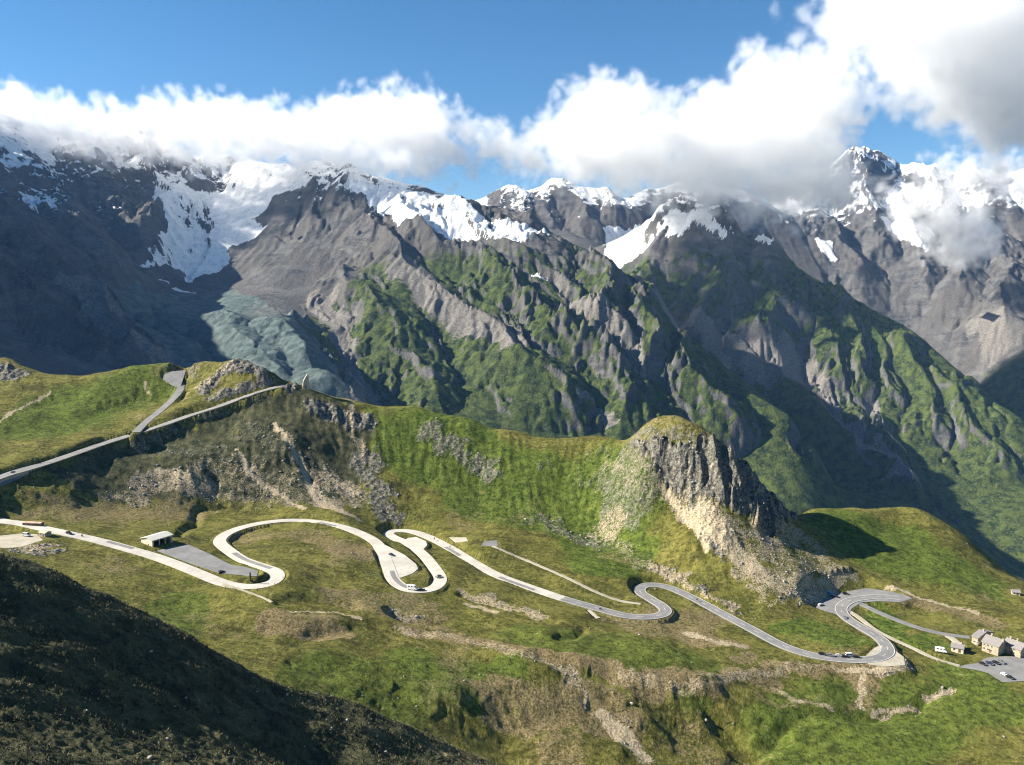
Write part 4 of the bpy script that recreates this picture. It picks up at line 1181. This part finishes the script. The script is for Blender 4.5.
SHAPES = {   # body outline, cabin outline (x, z), half width
    "car": ([(-2.1, .35), (-2.15, .75), (-1.95, .95), (1.0, .98), (2.0, .80), (2.15, .6), (2.1, .32), (-2.0, .28)], [(-1.8, .94), (-1.45, 1.42), (.1, 1.46), (1.0, .96)], 0.88),
    "van": ([(-2.4, .4), (-2.42, 1.15), (1.6, 1.15), (2.4, .95), (2.5, .6), (2.45, .35), (-2.35, .3)], [(-2.4, 1.12), (-2.3, 2.05), (1.0, 2.08), (1.75, 1.12)], 0.98),
    "camper": ([(-3.2, .45), (-3.25, 1.3), (2.5, 1.3), (3.0, 1.05), (3.1, .6), (3.05, .38), (-3.1, .36)], [(-3.25, 1.27), (-3.25, 2.85), (1.3, 2.9), (2.0, 2.6), (2.3, 1.27)], 1.1),
}
def vehicle(kind, colour, loc, rz, label, cat, group=None):
    body, cab, hw = SHAPES[kind]
    root = empty("parked_" + kind if cat != "moving" else kind, loc, rz, label, {"car": "car", "van": "van", "camper": "camper van"}[kind], group)
    def bd(bm):
        prism(bm, body, -hw, hw); bevel(bm, 0.07, 2)
        b2 = bmesh.new(); prism(b2, cab, -hw + 0.02, hw - 0.02)
        for v in b2.verts:
            if v.co.z > cab[0][1] + 0.1: v.co.y *= 0.86
        bevel(b2, 0.06, 2)
        me = bpy.data.meshes.new("tmp"); b2.to_mesh(me); bm.from_mesh(me); b2.free(); bpy.data.meshes.remove(me)
    def part(key, name, build, mat, parent):
        me = once(key, build)
        me2 = me if me.materials else me
        if not me.materials: me.materials.append(mat)
        o = bpy.data.objects.new(name, me); COL.objects.link(o); o.parent = parent
        return o
    part("body_%s_%s" % (kind, colour), "body", bd, PAINT[colour], root)
    zt, zb = max(z for x, z in cab), cab[0][1]
    xs_b, xf_b = cab[0][0], cab[-1][0]
    xs_t, xf_t = cab[1][0], cab[-2][0]
    lo, hi = zb + 0.08 * (zt - zb) + .04, zb + 0.82 * (zt - zb)
    if kind == "camper": lo, hi = zb + 0.35 * (zt - zb), zb + 0.75 * (zt - zb)
    def yy(z): return (hw - 0.02) * (1 - 0.14 * (z - zb) / (zt - zb)) + 0.012
    def xb(z): return xs_b + (xs_t - xs_b) * (z - zb) / (cab[1][1] - zb)
    def xf(z): return xf_b + (xf_t - xf_b) * (z - zb) / (cab[-2][1] - zb)
    def slab(q, d):
        def f(bm):
            w = [bm.verts.new(c) for c in q]; w2 = [bm.verts.new((c[0] - d[0], c[1] - d[1], c[2])) for c in q]
            bm.faces.new(w); bm.faces.new(w2[::-1])
            for i in range(4): bm.faces.new((w[i], w[(i + 1) % 4], w2[(i + 1) % 4], w2[i]))
        return f
    spans = [(0.06, 0.48), (0.52, 0.92)] if kind != "camper" else [(0.15, 0.35), (0.5, 0.68), (0.82, 0.96)]
    for s in (-1, 1):
        for k_, (a, b) in enumerate(spans):
            q = [(xb(z) + (xf(z) - xb(z)) * t, s * yy(z), z) for t, z in ((a, lo), (b, lo), (b, hi), (a, hi))]
            part("window_%s_%d_%d" % (kind, s, k_), "window", slab(q, (0, s * 0.03)), GLASS, root)
    for nm, fx, sg in (("windscreen", xf, 1), ("rear_window", xb, -1)):
        q = [(fx(z) + sg * 0.02, y * yy(z) * 0.86, z) for y, z in ((-1, lo), (1, lo), (1, hi), (-1, hi))]
        part("%s_%s" % (nm, kind), nm, slab(q, (sg * 0.04, 0)), GLASS, root)
    wr = 0.33 if kind == "car" else 0.36
    x1, x0 = body[-3][0] * 0.62, body[0][0] * 0.62
    for x in (x1, x0):
        for s in (-1, 1):
            w = part("wheel_" + kind, "wheel", lambda bm: cyl(bm, (0, 0, 0), (0, 1, 0), wr, 0.22, 18), RUBBER, root)
            w.location = (x, s * (hw - 0.08), wr)
            r = part("rim_" + kind, "rim", lambda bm: cyl(bm, (0, 0, 0), (0, 1, 0), wr * 0.62, 0.25, 12), STEEL, w)
    for s in (-1, 1):
        h = part("headlight_" + kind, "headlight", lambda bm: box(bm, -0.05, 0.06, -0.17, 0.17, -0.08, 0.08), LAMP, root)
        h.location = (body[-3][0] - 0.02, s * (hw - 0.28), 0.66)
        t = part("tail_light_" + kind, "tail_light", lambda bm: box(bm, -0.06, 0.05, -0.1, 0.1, -0.12, 0.12), RED, root)
        t.location = (body[1][0] + 0.02, s * (hw - 0.2), 0.78)
    return root


def rz_px(u, v, du, dv, z):
    a, b = Vector(atz(u, v, z)), Vector(atz(u + du, v + dv, z))
    return heading(a, b)


CARS = [  # kind, colour, u, v, z, direction (du, dv), label
    ("car", "navy", 391.5, 555.5, -178.0, (10, 3), "dark blue car parked alone in the pale lay-by of the second bend"),
    ("camper", "white", 412.5, 589.6, -181.0, (10, 1), "white camper van rounding the bottom of the second bend"),
    ("car", "black", 421.5, 590.8, -181.6, (10, -1), "black car close behind the white camper van on the second bend"),
    ("car", "black", 438.5, 577.0, -182.4, (10, -4), "black car at the right-hand edge of the second bend, above the camper van"),
    ("car", "black", 221.0, 572.8, -163.0, (10, -3), "black car parked at the near corner of the shelter's car park"),
    ("car", "black", 68.8, 533.6, -152.5, (10, 2.5), "black car driving on the pale road left of the shelter"),
    ("car", "navy", 13.5, 473.6, None, (10, -4), "dark car on the upper road at the left edge of the picture"),
    ("car", "black", 129.5, 434.8, None, (10, -3.5), "dark car at the fork of the upper ridge road"),
    ("van", "cyan", 830.0, 594.8, -212.8, (10, 3), "bright blue van parked at the back of the viewpoint car park"),
    ("car", "black", 835.5, 597.0, -212.8, (10, 2), "dark car parked just in front of the bright blue van"),
    ("car", "black", 845.5, 594.2, -212.8, (10, 1), "dark car parked to the right of the bright blue van below the talus"),
    ("car", "silver", 820.6, 605.4, -212.7, (10, -3), "silver car parked at the left tip of the viewpoint car park"),
    ("car", "grey", 845.0, 618.5, -212.3, (4, 8), "grey car driving down the bend below the viewpoint car park"),
    ("car", "silver", 839.0, 656.4, -209.2, (10, 1), "silver car waiting behind the white van by the last hairpin"),
    ("car", "black", 844.6, 657.2, -209.3, (10, 0), "black car between the silver car and the white van by the last hairpin"),
    ("van", "white", 849.6, 656.2, -209.4, (10, 0), "white van standing at the roadside before the last hairpin"),
    ("car", "black", 856.2, 657.6, -209.5, (10, 0.5), "black car directly in front of the white roadside van"),
    ("car", "black", 822.2, 654.4, -208.6, (10, 1.5), "black car farthest behind the white van on the straight road"),
    ("car", "grey", 830.4, 656.0, -208.9, (10, 1.5), "dark grey car on the straight road between the farthest black car and the silver car"),
    ("car", "black", 982.5, 664.4, -217.1, (8, 3.4), "leftmost of the four dark cars parked before the inns"),
    ("car", "navy", 989.5, 664.0, -217.1, (8, 3.4), "dark blue car second from the left in the row before the inns"),
    ("car", "black", 995.6, 663.4, -217.1, (8, 3.4), "black car third from the left in the row before the inns"),
    ("car", "grey", 1001.2, 662.8, -217.1, (8, 3.4), "dark grey car at the right end of the row before the inns"),
    ("car", "white", 1004.6, 675.4, -217.2, (8, 3.2), "white car parked alone near the lower edge of the hotel car park"),
    ("car", "black", 1009.6, 678.0, -217.2, (8, 3.2), "black car next to the lone white car on the hotel car park"),
    ("van", "white", 26.4, 536.0, -151.1, (10, 1), "white van parked at the top of the gravel yard on the left"),
    ("camper", "white", 941.0, 652.6, None, (10, 1.5), "white camper van on the grass beside the grey shed"),
]
for kind, colour, u, v, z, (du, dv), lb in CARS:
    if z is None:
        p = gpt(u, v); p.z += 0.34
        z = p.z
    else:
        p = Vector(atz(u, v, z))
    vehicle(kind, colour, p + Vector((0, 0, 0.02)), rz_px(u, v, du, dv, z), lb, "parked", "vehicles on the pass road")


# ---- motorcycles with riders
def rider_mesh():
    me = bpy.data.meshes.new("rider")
    J = [(0, 0, .92), (.05, 0, 1.12), (.2, 0, 1.38), (.27, 0, 1.50), (.31, 0, 1.60), (.33, 0, 1.68),
         (.18, .20, 1.36), (.36, .27, 1.14), (.58, .30, 1.05), (.18, -.20, 1.36), (.36, -.27, 1.14), (.58, -.30, 1.05),
         (.03, .13, .88), (.36, .22, .80), (.14, .22, .40), (.28, .22, .34), (.03, -.13, .88), (.36, -.22, .80), (.14, -.22, .40), (.28, -.22, .34)]
    E = [(0, 1), (1, 2), (2, 3), (3, 4), (4, 5), (2, 6), (6, 7), (7, 8), (2, 9), (9, 10), (10, 11), (0, 12), (12, 13), (13, 14), (14, 15), (0, 16), (16, 17), (17, 18), (18, 19)]
    Rr = [.17, .17, .19, .075, .125, .12, .085, .065, .05, .085, .065, .05, .12, .09, .065, .05, .12, .09, .065, .05]
    me.from_pydata(J, E, [])
    o = bpy.data.objects.new("rider", me); COL.objects.link(o)
    md = o.modifiers.new("s", 'SKIN')
    for i, r in enumerate(Rr): me.skin_vertices[0].data[i].radius = (r, r)
    me.skin_vertices[0].data[0].use_root = True
    o.modifiers.new("d", 'SUBSURF').levels = 1
    dg = bpy.context.evaluated_depsgraph_get(); dg.update()
    out = bpy.data.meshes.new_from_object(o.evaluated_get(dg))
    bpy.data.objects.remove(o)
    out.materials.clear(); out.materials.append(CLOTH)
    for f in out.polygons: f.use_smooth = True
    return out
RIDER = rider_mesh()
def motorcycle(u, v, z, du, dv, lb, lbp):
    if z is None:
        p = gpt(u, v); z = p.z
    p = Vector(atz(u, v, z)) + Vector((0, 0, 0.06))
    rz = rz_px(u, v, du, dv, z)
    root = empty("motorcycle", p, rz, lb, "motorcycle", "motorcycles on the pass road")
    def part(key, name, build, mat, loc=(0, 0, 0)):
        me = once(key, build)
        if not me.materials: me.materials.append(mat)
        o = bpy.data.objects.new(name, me); COL.objects.link(o); o.parent = root; o.location = loc
        return o
    def fr(bm):
        prism(bm, [(-.75, .78), (-.2, .72), (.15, .98), (.5, .95), (.55, .55), (.3, .32), (-.25, .30), (-.45, .55)], -.16, .16); bevel(bm, .05, 2)
    part("moto_body", "body", fr, PAINT["black"])
    part("moto_seat", "seat", lambda bm: (box(bm, -.78, .12, -.15, .15, .80, .90), bevel(bm, .03, 1)), RUBBER)
    for x in (-.72, .74):
        part("moto_wheel", "wheel", lambda bm: cyl(bm, (0, 0, 0), (0, 1, 0), .32, .14, 20), RUBBER, (x, 0, .32))
    def bar(bm):
        cyl(bm, (.52, 0, 1.05), (0, 1, 0), .025, .72, 8)
        for s in (-.09, .09): cyl(bm, (.63, s, .68), (.28, 0, -.75), .03, .8, 8)
    part("moto_fork", "handlebar", bar, STEEL)
    part("moto_lamp", "headlight", lambda bm: cyl(bm, (.66, 0, .95), (1, 0, 0), .1, .12, 12), LAMP)
    o = bpy.data.objects.new("person", RIDER); COL.objects.link(o)
    o.location = p; o.rotation_euler = (0, 0, rz)
    tag(o, lbp, "person", "motorcycle riders")
    bm = bmesh.new(); bmesh.ops.create_uvsphere(bm, u_segments=12, v_segments=8, radius=.155, matrix=Matrix.Translation((.33, 0, 1.66)))
    if "helmet" not in MESH:
        me = bpy.data.meshes.new("helmet"); bm.to_mesh(me); me.materials.append(SKIN); MESH["helmet"] = me
        for f in me.polygons: f.use_smooth = True
    bm.free()
    h = bpy.data.objects.new("helmet", MESH["helmet"]); COL.objects.link(h); h.parent = o
for a in [(450, 547.5, -187.8, 10, 6, "motorcycle on the road just above the second bend, the lower of two", "rider on the lower motorcycle above the second bend"),
          (434.5, 539.5, -187.2, 10, 5, "motorcycle on the road above the second bend, the upper of two", "rider on the upper motorcycle above the second bend"),
          (82, 536.6, -153.6, 10, 2.8, "motorcycle following the black car on the pale road at the left", "rider behind the black car on the pale road at the left"),
          (697.2, 600.4, -203.8, 10, 5.5, "motorcycle on the grey road right of the third bend", "rider on the grey road right of the third bend"),
          (600.5, 609.6, -197.0, 10, 2.6, "motorcycle where the gravel spur leaves the road", "rider passing the gravel spur")]:
    motorcycle(*a)

# ---- marker posts round the first bend, sign, guard wall
post_pts = [(308.6 * 0 + 225.5, 588.6), (231, 590.4), (249.5, 592.0), (257.5, 590.8), (265, 589.2), (274.8, 584.6), (283.0, 578.2)]
lbl = ["marker post at the far left start of the first bend", "second marker post from the left round the first bend", "third marker post from the left round the first bend", "middle marker post at the lowest point of the first bend", "marker post just right of the lowest point of the first bend", "marker post on the right-hand curve of the first bend", "marker post at the outermost right of the first bend"]
for (u, v), lb in zip(post_pts, lbl):
    p = gpt(u, v)
    root = empty("marker_post", p, 0.3, lb, "marker post", "marker posts round the first bend")
    def pb(bm):
        box(bm, -.17, .17, -.17, .17, -.6, 1.15); bevel(bm, .05, 1)
    for key, nm, bld, mt in (("post_shaft", "post", pb, plain("granite_post", (0.10, 0.10, 0.095), 0.9, 0, .2) if "post_shaft" not in MESH else None), ("post_band", "reflector", lambda bm: box(bm, -.185, .185, -.185, .185, .78, .95), LAMP)):
        me = once(key, bld)
        if not me.materials: me.materials.append(mt)
        o = bpy.data.objects.new(nm, me); COL.objects.link(o); o.parent = root
p = gpt(250.4, 580.6)
root = empty("information_pillar", p, 0.2, "tall dark pillar standing on the grass island inside the first bend", "pillar")
bm = bmesh.new(); box(bm, -.35, .35, -.3, .3, -.5, 4.4); bevel(bm, .04, 1)
link_mesh("shaft", bm, DARKP, root)
bm = bmesh.new(); box(bm, -.5, .5, -.42, .42, 4.402, 4.62)
link_mesh("cap", bm, WOOD, root)

# stone parapet along the outer side of the upper road
def parapet(name, line, side, half, h, label, cat="wall", m=W_STONE):
    bm = bmesh.new()
    prev = None
    n = len(line)
    for i, p in enumerate(line):
        t = line[min(i + 1, n - 1)] - line[max(i - 1, 0)]; t.z = 0; t.normalize()
        s = Vector((t.y, -t.x, 0)) * side
        a, b = p + s * half, p + s * (half + 0.45)
        r = [bm.verts.new(c) for c in (a - Vector((0, 0, .5)), b - Vector((0, 0, 3.2)), b + Vector((0, 0, h)), a + Vector((0, 0, h)))]
        if prev:
            for j in range(4): bm.faces.new((prev[j], prev[(j + 1) % 4], r[(j + 1) % 4], r[j]))
        else: bm.faces.new(r)
        prev = r
    bm.faces.new(prev[::-1])
    bmesh.ops.recalc_face_normals(bm, faces=bm.faces)
    return tag(link_mesh(name, bm, m), label, cat)
parapet("retaining_wall", road_lines["upper_road"], 1, 4.55, 0.35, "low stone retaining wall along the outer edge of the upper ridge road")

# mended asphalt patches on the pale road
for (u, v), ln_, off in (((244, 560), 22, 0.9), ((399, 584), 20, -1.2), ((330, 524), 9, 1.4), ((520, 583), 16, 1.2), ((120, 546), 12, -1.5), ((456, 551), 10, 1.6)):
    q = gpt(u, v)
    i = min(range(len(road_lines["pass_road"])), key=lambda k: (road_lines["pass_road"][k] - q).length)
    ribbon("road_patch", road_lines["pass_road"][max(0, i - ln_ // 2):i + ln_ // 2], 3.4, M_ASPH, 0.03, skirt=0, offset=off)
# painted lines on the asphalt
L = road_lines["pass_road"]
seg = [p for p in L if p.x >= road_split.x + 1]
i0 = next(i for i, p in enumerate(L) if p.x >= road_split.x + 1 and i > len(L) * 0.55)
seg = L[i0:]
for off in (-3.6, 3.6):
    ribbon("road_marking", seg, 0.22, M_LINE, 0.055, skirt=0, offset=off)
k = 0
while k < len(seg) - 4:
    if k % 6 == 0: ribbon("road_marking", seg[k:k + 3], 0.2, M_LINE, 0.09, skirt=0)
    k += 1
for off in (-4.0, 4.0):
    ribbon("road_marking", road_lines["upper_road"], 0.2, M_LINE, 0.08, skirt=0, offset=off)

# ---- loose stones and tussocks
def scatter_points(weight, n, y0, y1):
    ok = (G.Y > y0) & (G.Y < y1) & (np.abs(G.A[None, :]) < 0.68)
    cell = (G.Y * 0.0014) * (G.Y * 0.004)
    w = (weight * cell * ok).ravel()
    idx = rng.choice(w.size, n, p=w / w.sum())
    r, c = np.unravel_index(idx, G.X.shape)
    y = G.R[r] * (1 + rng.uniform(0, 0.004, n)); x = (G.A[c] + rng.uniform(0, 0.0014, n)) * y
    return x, y, G.z_at(x, y)


def rock_mesh(name, x, y, z, size, mat):
    bases = []
    for k in range(6):
        bm = bmesh.new(); bmesh.ops.create_icosphere(bm, subdivisions=1, radius=1)
        rr = np.random.default_rng(k)
        V = np.array([v.co[:] for v in bm.verts]) * rr.uniform(0.62, 1.15, (len(bm.verts), 1)) * np.array([1.0, 0.8, 0.62])
        Fc = np.array([[v.index for v in f.verts] for f in bm.faces]); bm.free(); bases.append((V, Fc))
    nv, nf = 12 if len(bases[0][0]) == 12 else len(bases[0][0]), len(bases[0][1])
    n = len(x)
    V = np.empty((n, nv, 3)); Fa = np.empty((n, nf, 3), dtype=np.int64)
    a = rng.uniform(0, 6.28, n)
    for i in range(n):
        b, f = bases[i % 6]
        ca, sa = math.cos(a[i]), math.sin(a[i])
        V[i, :, 0] = (b[:, 0] * ca - b[:, 1] * sa) * size[i] + x[i]; V[i, :, 1] = (b[:, 0] * sa + b[:, 1] * ca) * size[i] + y[i]; V[i, :, 2] = b[:, 2] * size[i] + z[i] + size[i] * 0.15
        Fa[i] = f + i * nv
    return raw_mesh(name, V.reshape(-1, 3), Fa.reshape(-1, 3), mat)


def raw_mesh(name, V, Fa, mat):
    me = bpy.data.meshes.new(name)
    me.vertices.add(len(V)); me.vertices.foreach_set("co", V.astype(np.float32).ravel())
    k = Fa.shape[1]
    me.loops.add(Fa.size); me.loops.foreach_set("vertex_index", Fa.astype(np.int32).ravel())
    me.polygons.add(len(Fa)); me.polygons.foreach_set("loop_start", np.arange(len(Fa), dtype=np.int32) * k)
    me.update(calc_edges=True)
    me.materials.append(mat)
    o = bpy.data.objects.new(name, me); COL.objects.link(o)
    o["kind"] = "stuff"
    return o


m_rock, n_, l_, p_ = new_mat("loose_stone")
g = N(m_rock)
l_.new(g.mix(g.ramp(g.noise(g.pos(), 0.5, 4, 0.7), 0.3, 0.7), (0.13, 0.12, 0.105), (0.42, 0.40, 0.355)), p_.inputs["Base Color"])
p_.inputs["Roughness"].default_value = 0.95
free = (best > 1.5)
wgt = (0.004 + 0.9 * np.clip(near_scree, 0, 1) + 0.9 * np.clip(near_rocky, 0, 1) + 0.03 * smooth(0.3, 1.1, near_n2)) * free * (ny > 280)
x, y, z = scatter_points(wgt, 14000, 290, 900)
sz = 0.25 + 0.45 * rng.pareto(3.2, len(x)); sz = np.clip(sz, 0.25, 1.4)
rock_mesh("rubble", x, y, z, sz, m_rock)
x, y, z = scatter_points(smooth(-0.3, 0.9, near_n1 + near_n2) + 0.05, 3500, 55, 290)
rock_mesh("rubble", x, y, z, np.clip(0.08 + 0.14 * rng.pareto(2.6, len(x)), 0.08, 0.8), m_rock)

# grass tussocks on the shaded spur and along the near meadow
n = 52000
x, y, z = scatter_points(smooth(-0.9, 0.5, near_n2) + 0.15, n, 55, 300)
nb = 5
V = np.empty((n, nb, 3, 3))
hgt = rng.uniform(0.22, 0.62, n) * (0.6 + y / 300)
for b in range(nb):
    a = rng.uniform(0, 6.28, n); ln = rng.uniform(0.2, 0.75, n) * hgt; w = hgt * 0.16
    ca, sa = np.cos(a), np.sin(a)
    ox, oy = rng.uniform(-.18, .18, n), rng.uniform(-.18, .18, n)
    V[:, b, 0] = np.stack([x + ox - sa * w, y + oy + ca * w, z - .05], 1)
    V[:, b, 1] = np.stack([x + ox + sa * w, y + oy - ca * w, z - .05], 1)
    V[:, b, 2] = np.stack([x + ox + ca * ln, y + oy + sa * ln, z + hgt * rng.uniform(.6, 1, n)], 1)
m_tus, n_, l_, p_ = new_mat("mountain_tussock")
g = N(m_tus)
q = g.pos()
cc = g.mix(g.ramp(g.noise(q, 0.12, 4, 0.6), 0.4, 0.62), (0.026, 0.036, 0.016), (0.105, 0.100, 0.046))
l_.new(g.mix(g.math('MULTIPLY', g.ramp(g.noise(q, 0.9, 3, 0.6), 0.5, 0.7), 0.8), cc, (0.21, 0.18, 0.09)), p_.inputs["Base Color"])
p_.inputs["Roughness"].default_value = 0.9
raw_mesh("tussock_grass", V.reshape(-1, 3), np.arange(n * nb * 3).reshape(-1, 3), m_tus)

# ------------------------------------------------------------------ clouds
def cloud_mat(name, dens):
    m = bpy.data.materials.new(name)
    m.use_nodes = True
    n, l = m.node_tree.nodes, m.node_tree.links
    n.clear()
    g = N(m)
    out = n.new("ShaderNodeOutputMaterial")
    pv = n.new("ShaderNodeVolumePrincipled")
    inf = n.new("ShaderNodeAttribute"); inf.attribute_name = "density"
    l.new(g.math('MULTIPLY', inf.outputs["Fac"], dens), pv.inputs["Density"])
    pv.inputs["Color"].default_value = (0.986, 0.987, 0.989, 1)
    pv.inputs["Anisotropy"].default_value = 0.25
    pv.inputs["Density Attribute"].default_value = ""
    l.new(pv.outputs[0], out.inputs["Volume"])
    return m


def cloud(name, outline, Y, depth, rmin, rmax, count, mat, label, voxel=14.0, seed=1, wave=260.0, rag=3.1, cut=0.40, soft=0.65):
    r = np.random.default_rng(seed)
    P_ = np.array(outline, dtype=float)
    u0, v0, u1, v1 = P_[:, 0].min(), P_[:, 1].min(), P_[:, 0].max(), P_[:, 1].max()
    pts, rad = [], []
    closed = [tuple(p) for p in outline] + [tuple(outline[0])]
    k = Y / 850.0
    while len(pts) < count:
        u = r.uniform(u0, u1, 600); v = r.uniform(v0, v1, 600)
        ok = in_poly(u, v, outline)
        e = poly_dist(u, v, closed) * k
        for uu, vv, oo, ee in zip(u, v, ok, e):
            if not oo or len(pts) >= count: continue
            R = min(rmax, max(rmin, ee * 1.05))
            dy = r.uniform(-1, 1) * depth * min(1.0, 0.25 + ee / rmax)
            pts.append(at(uu, vv + 5, Y + dy)); rad.append(R)
    me = bpy.data.meshes.new(name)
    me.from_pydata(pts, [], [])
    at_ = me.attributes.new("puff_radius", 'FLOAT', 'POINT')
    at_.data.foreach_set("value", np.array(rad, dtype=np.float32))
    ob = bpy.data.objects.new(name, me)
    COL.objects.link(ob)
    ng = bpy.data.node_groups.new(name + "_volume", 'GeometryNodeTree')
    ng.interface.new_socket("Geometry", in_out='INPUT', socket_type='NodeSocketGeometry')
    ng.interface.new_socket("Geometry", in_out='OUTPUT', socket_type='NodeSocketGeometry')
    n, l = ng.nodes, ng.links
    def mth(op, a, b=None, clamp=False):
        x = n.new("ShaderNodeMath"); x.operation = op; x.use_clamp = clamp
        for s_, v_ in zip(x.inputs, (a, b)):
            if v_ is None: continue
            if isinstance(v_, bpy.types.NodeSocket): l.new(v_, s_)
            else: s_.default_value = v_
        return x.outputs[0]
    i_, o_ = n.new("NodeGroupInput"), n.new("NodeGroupOutput")
    pos = n.new("GeometryNodeInputPosition")
    wn_ = n.new("ShaderNodeTexNoise"); wn_.inputs["Scale"].default_value = 1.6 / wave; wn_.inputs["Detail"].default_value = 3
    l.new(pos.outputs[0], wn_.inputs["Vector"])
    vs = n.new("ShaderNodeVectorMath"); vs.operation = 'SUBTRACT'; vs.inputs[1].default_value = (0.5, 0.5, 0.5)
    l.new(wn_.outputs["Color"], vs.inputs[0])
    vm = n.new("ShaderNodeVectorMath"); vm.operation = 'SCALE'; vm.inputs["Scale"].default_value = wave * 0.7
    l.new(vs.outputs[0], vm.inputs[0])
    va = n.new("ShaderNodeVectorMath"); va.operation = 'ADD'
    l.new(pos.outputs[0], va.inputs[0]); l.new(vm.outputs[0], va.inputs[1])
    pr = n.new("GeometryNodeProximity"); pr.target_element = 'POINTS'
    l.new(i_.outputs[0], pr.inputs[0])
    l.new(va.outputs[0], pr.inputs["Sample Position"] if "Sample Position" in pr.inputs else pr.inputs["Source Position"])
    sn = n.new("GeometryNodeSampleNearest"); sn.domain = 'POINT'
    l.new(i_.outputs[0], sn.inputs["Geometry"]); l.new(va.outputs[0], sn.inputs["Sample Position"])
    na = n.new("GeometryNodeInputNamedAttribute"); na.data_type = 'FLOAT'; na.inputs[0].default_value = "puff_radius"
    si = n.new("GeometryNodeSampleIndex"); si.data_type = 'FLOAT'; si.domain = 'POINT'
    l.new(i_.outputs[0], si.inputs["Geometry"]); l.new(na.outputs["Attribute"], si.inputs["Value"]); l.new(sn.outputs[0], si.inputs["Index"])
    base = mth('SUBTRACT', 1.0, mth('DIVIDE', pr.outputs["Distance"], si.outputs[0]))
    nt = n.new("ShaderNodeTexNoise"); nt.inputs["Scale"].default_value = 1.0 / wave * 2.2; nt.inputs["Detail"].default_value = 7; nt.inputs["Roughness"].default_value = 0.62; nt.inputs["Distortion"].default_value = 0.5
    l.new(pos.outputs[0], nt.inputs["Vector"])
    f = mth('MULTIPLY', mth('SUBTRACT', nt.outputs[0], 0.5), rag)
    d = mth('SUBTRACT', mth('ADD', base, f), cut)
    mr = n.new("ShaderNodeMapRange"); mr.interpolation_type = 'SMOOTHSTEP'
    l.new(d, mr.inputs[0]); mr.inputs[1].default_value = 0.0; mr.inputs[2].default_value = soft
    dens = mth('MULTIPLY', mr.outputs[0], mth('GREATER_THAN', base, -0.6))
    pa = np.array(pts)
    lo, hi = pa.min(0) - rmin * 2.2, pa.max(0) + rmin * 2.2
    vc = n.new("GeometryNodeVolumeCube")
    l.new(dens, vc.inputs["Density"])
    vc.inputs["Min"].default_value = tuple(lo); vc.inputs["Max"].default_value = tuple(hi)
    for ax, q in zip("XYZ", (hi - lo) / voxel): vc.inputs["Resolution " + ax].default_value = max(8, int(q))
    sm = n.new("GeometryNodeSetMaterial"); sm.inputs["Material"].default_value = mat
    l.new(vc.outputs[0], sm.inputs["Geometry"])
    l.new(sm.outputs[0], o_.inputs[0])
    md = ob.modifiers.new("volume", 'NODES')
    md.node_group = ng
    me.materials.append(mat)
    tag(ob, label, "cloud", None, "stuff")
    return ob


CM1 = cloud_mat("white_cloud", 0.011)
CM2 = cloud_mat("thin_cloud", 0.018)
CM3 = cloud_mat("bright_cloud", 0.0085)
cloud("cloud_bank", [(-70, 62), (0, 72), (60, 86), (110, 92), (165, 80), (230, 86), (300, 92), (345, 82), (385, 70), (430, 76), (465, 100), (500, 116), (545, 122), (545, 164), (480, 168), (440, 184), (395, 190), (340, 178), (300, 178), (200, 172), (150, 164), (100, 172), (0, 176), (-70, 180)], 4450, 220, 60, 230, 700, CM1, "long low white cloud bank lying over the left snowy summits", 11, 3, 230)
cloud("cumulus_cloud", [(470, 128), (510, 128), (545, 98), (590, 62), (640, 70), (680, 86), (720, 66), (745, 40), (800, 34), (855, 46), (875, 90), (860, 140), (880, 180), (858, 212), (800, 226), (740, 222), (700, 212), (650, 204), (600, 200), (560, 184), (520, 178), (480, 164)], 4650, 300, 60, 300, 900, CM3, "large white billowing cloud covering the middle snowy ridge", 11, 5, 300)
cloud("cumulus_cloud", [(775, 10), (830, -30), (900, -70), (1100, -100), (1200, -30), (1200, 140), (1080, 172), (1000, 168), (950, 140), (900, 116), (868, 88), (836, 56), (800, 46)], 4300, 380, 70, 380, 800, CM3, "big cloud with a grey underside at the upper right", 13, 7, 340)
cloud("cloud_wisp", [(870, 175), (930, 160), (985, 180), (1015, 225), (1010, 262), (960, 274), (915, 255), (880, 220)], 5300, 130, 50, 150, 220, CM2, "thin torn cloud drifting below the high peak on the right", 14, 9, 200, 3.0, 0.45, 0.9)

cloud("cloud_wisp", [(915, 150), (970, 140), (1040, 150), (1090, 175), (1060, 205), (1000, 200), (940, 192)], 6100, 140, 55, 150, 220, CM2, "pale veil of cloud across the snowy crest at the right edge", 15, 12, 220, 3.0, 0.45, 0.9)

# ------------------------------------------------------------------ air
hm = bpy.data.materials.new("mountain_haze")
hm.use_nodes = True
hm.node_tree.nodes.clear()
ho = hm.node_tree.nodes.new("ShaderNodeOutputMaterial")
hv = hm.node_tree.nodes.new("ShaderNodeVolumePrincipled")
hv.inputs["Color"].default_value = (0.24, 0.50, 1.0, 1)
hv.inputs["Density"].default_value = 1.5e-5
hv.inputs["Anisotropy"].default_value = 0.1
hm.node_tree.links.new(hv.outputs[0], ho.inputs["Volume"])
bm = bmesh.new()
bmesh.ops.create_cube(bm, size=1.0)
for v in bm.verts:
    v.co = Vector((v.co.x * 2 * 8300, 4400 + v.co.y * 9200, 450 + v.co.z * 3600))
ob = link_mesh("haze", bm, hm)
ob["kind"] = "stuff"
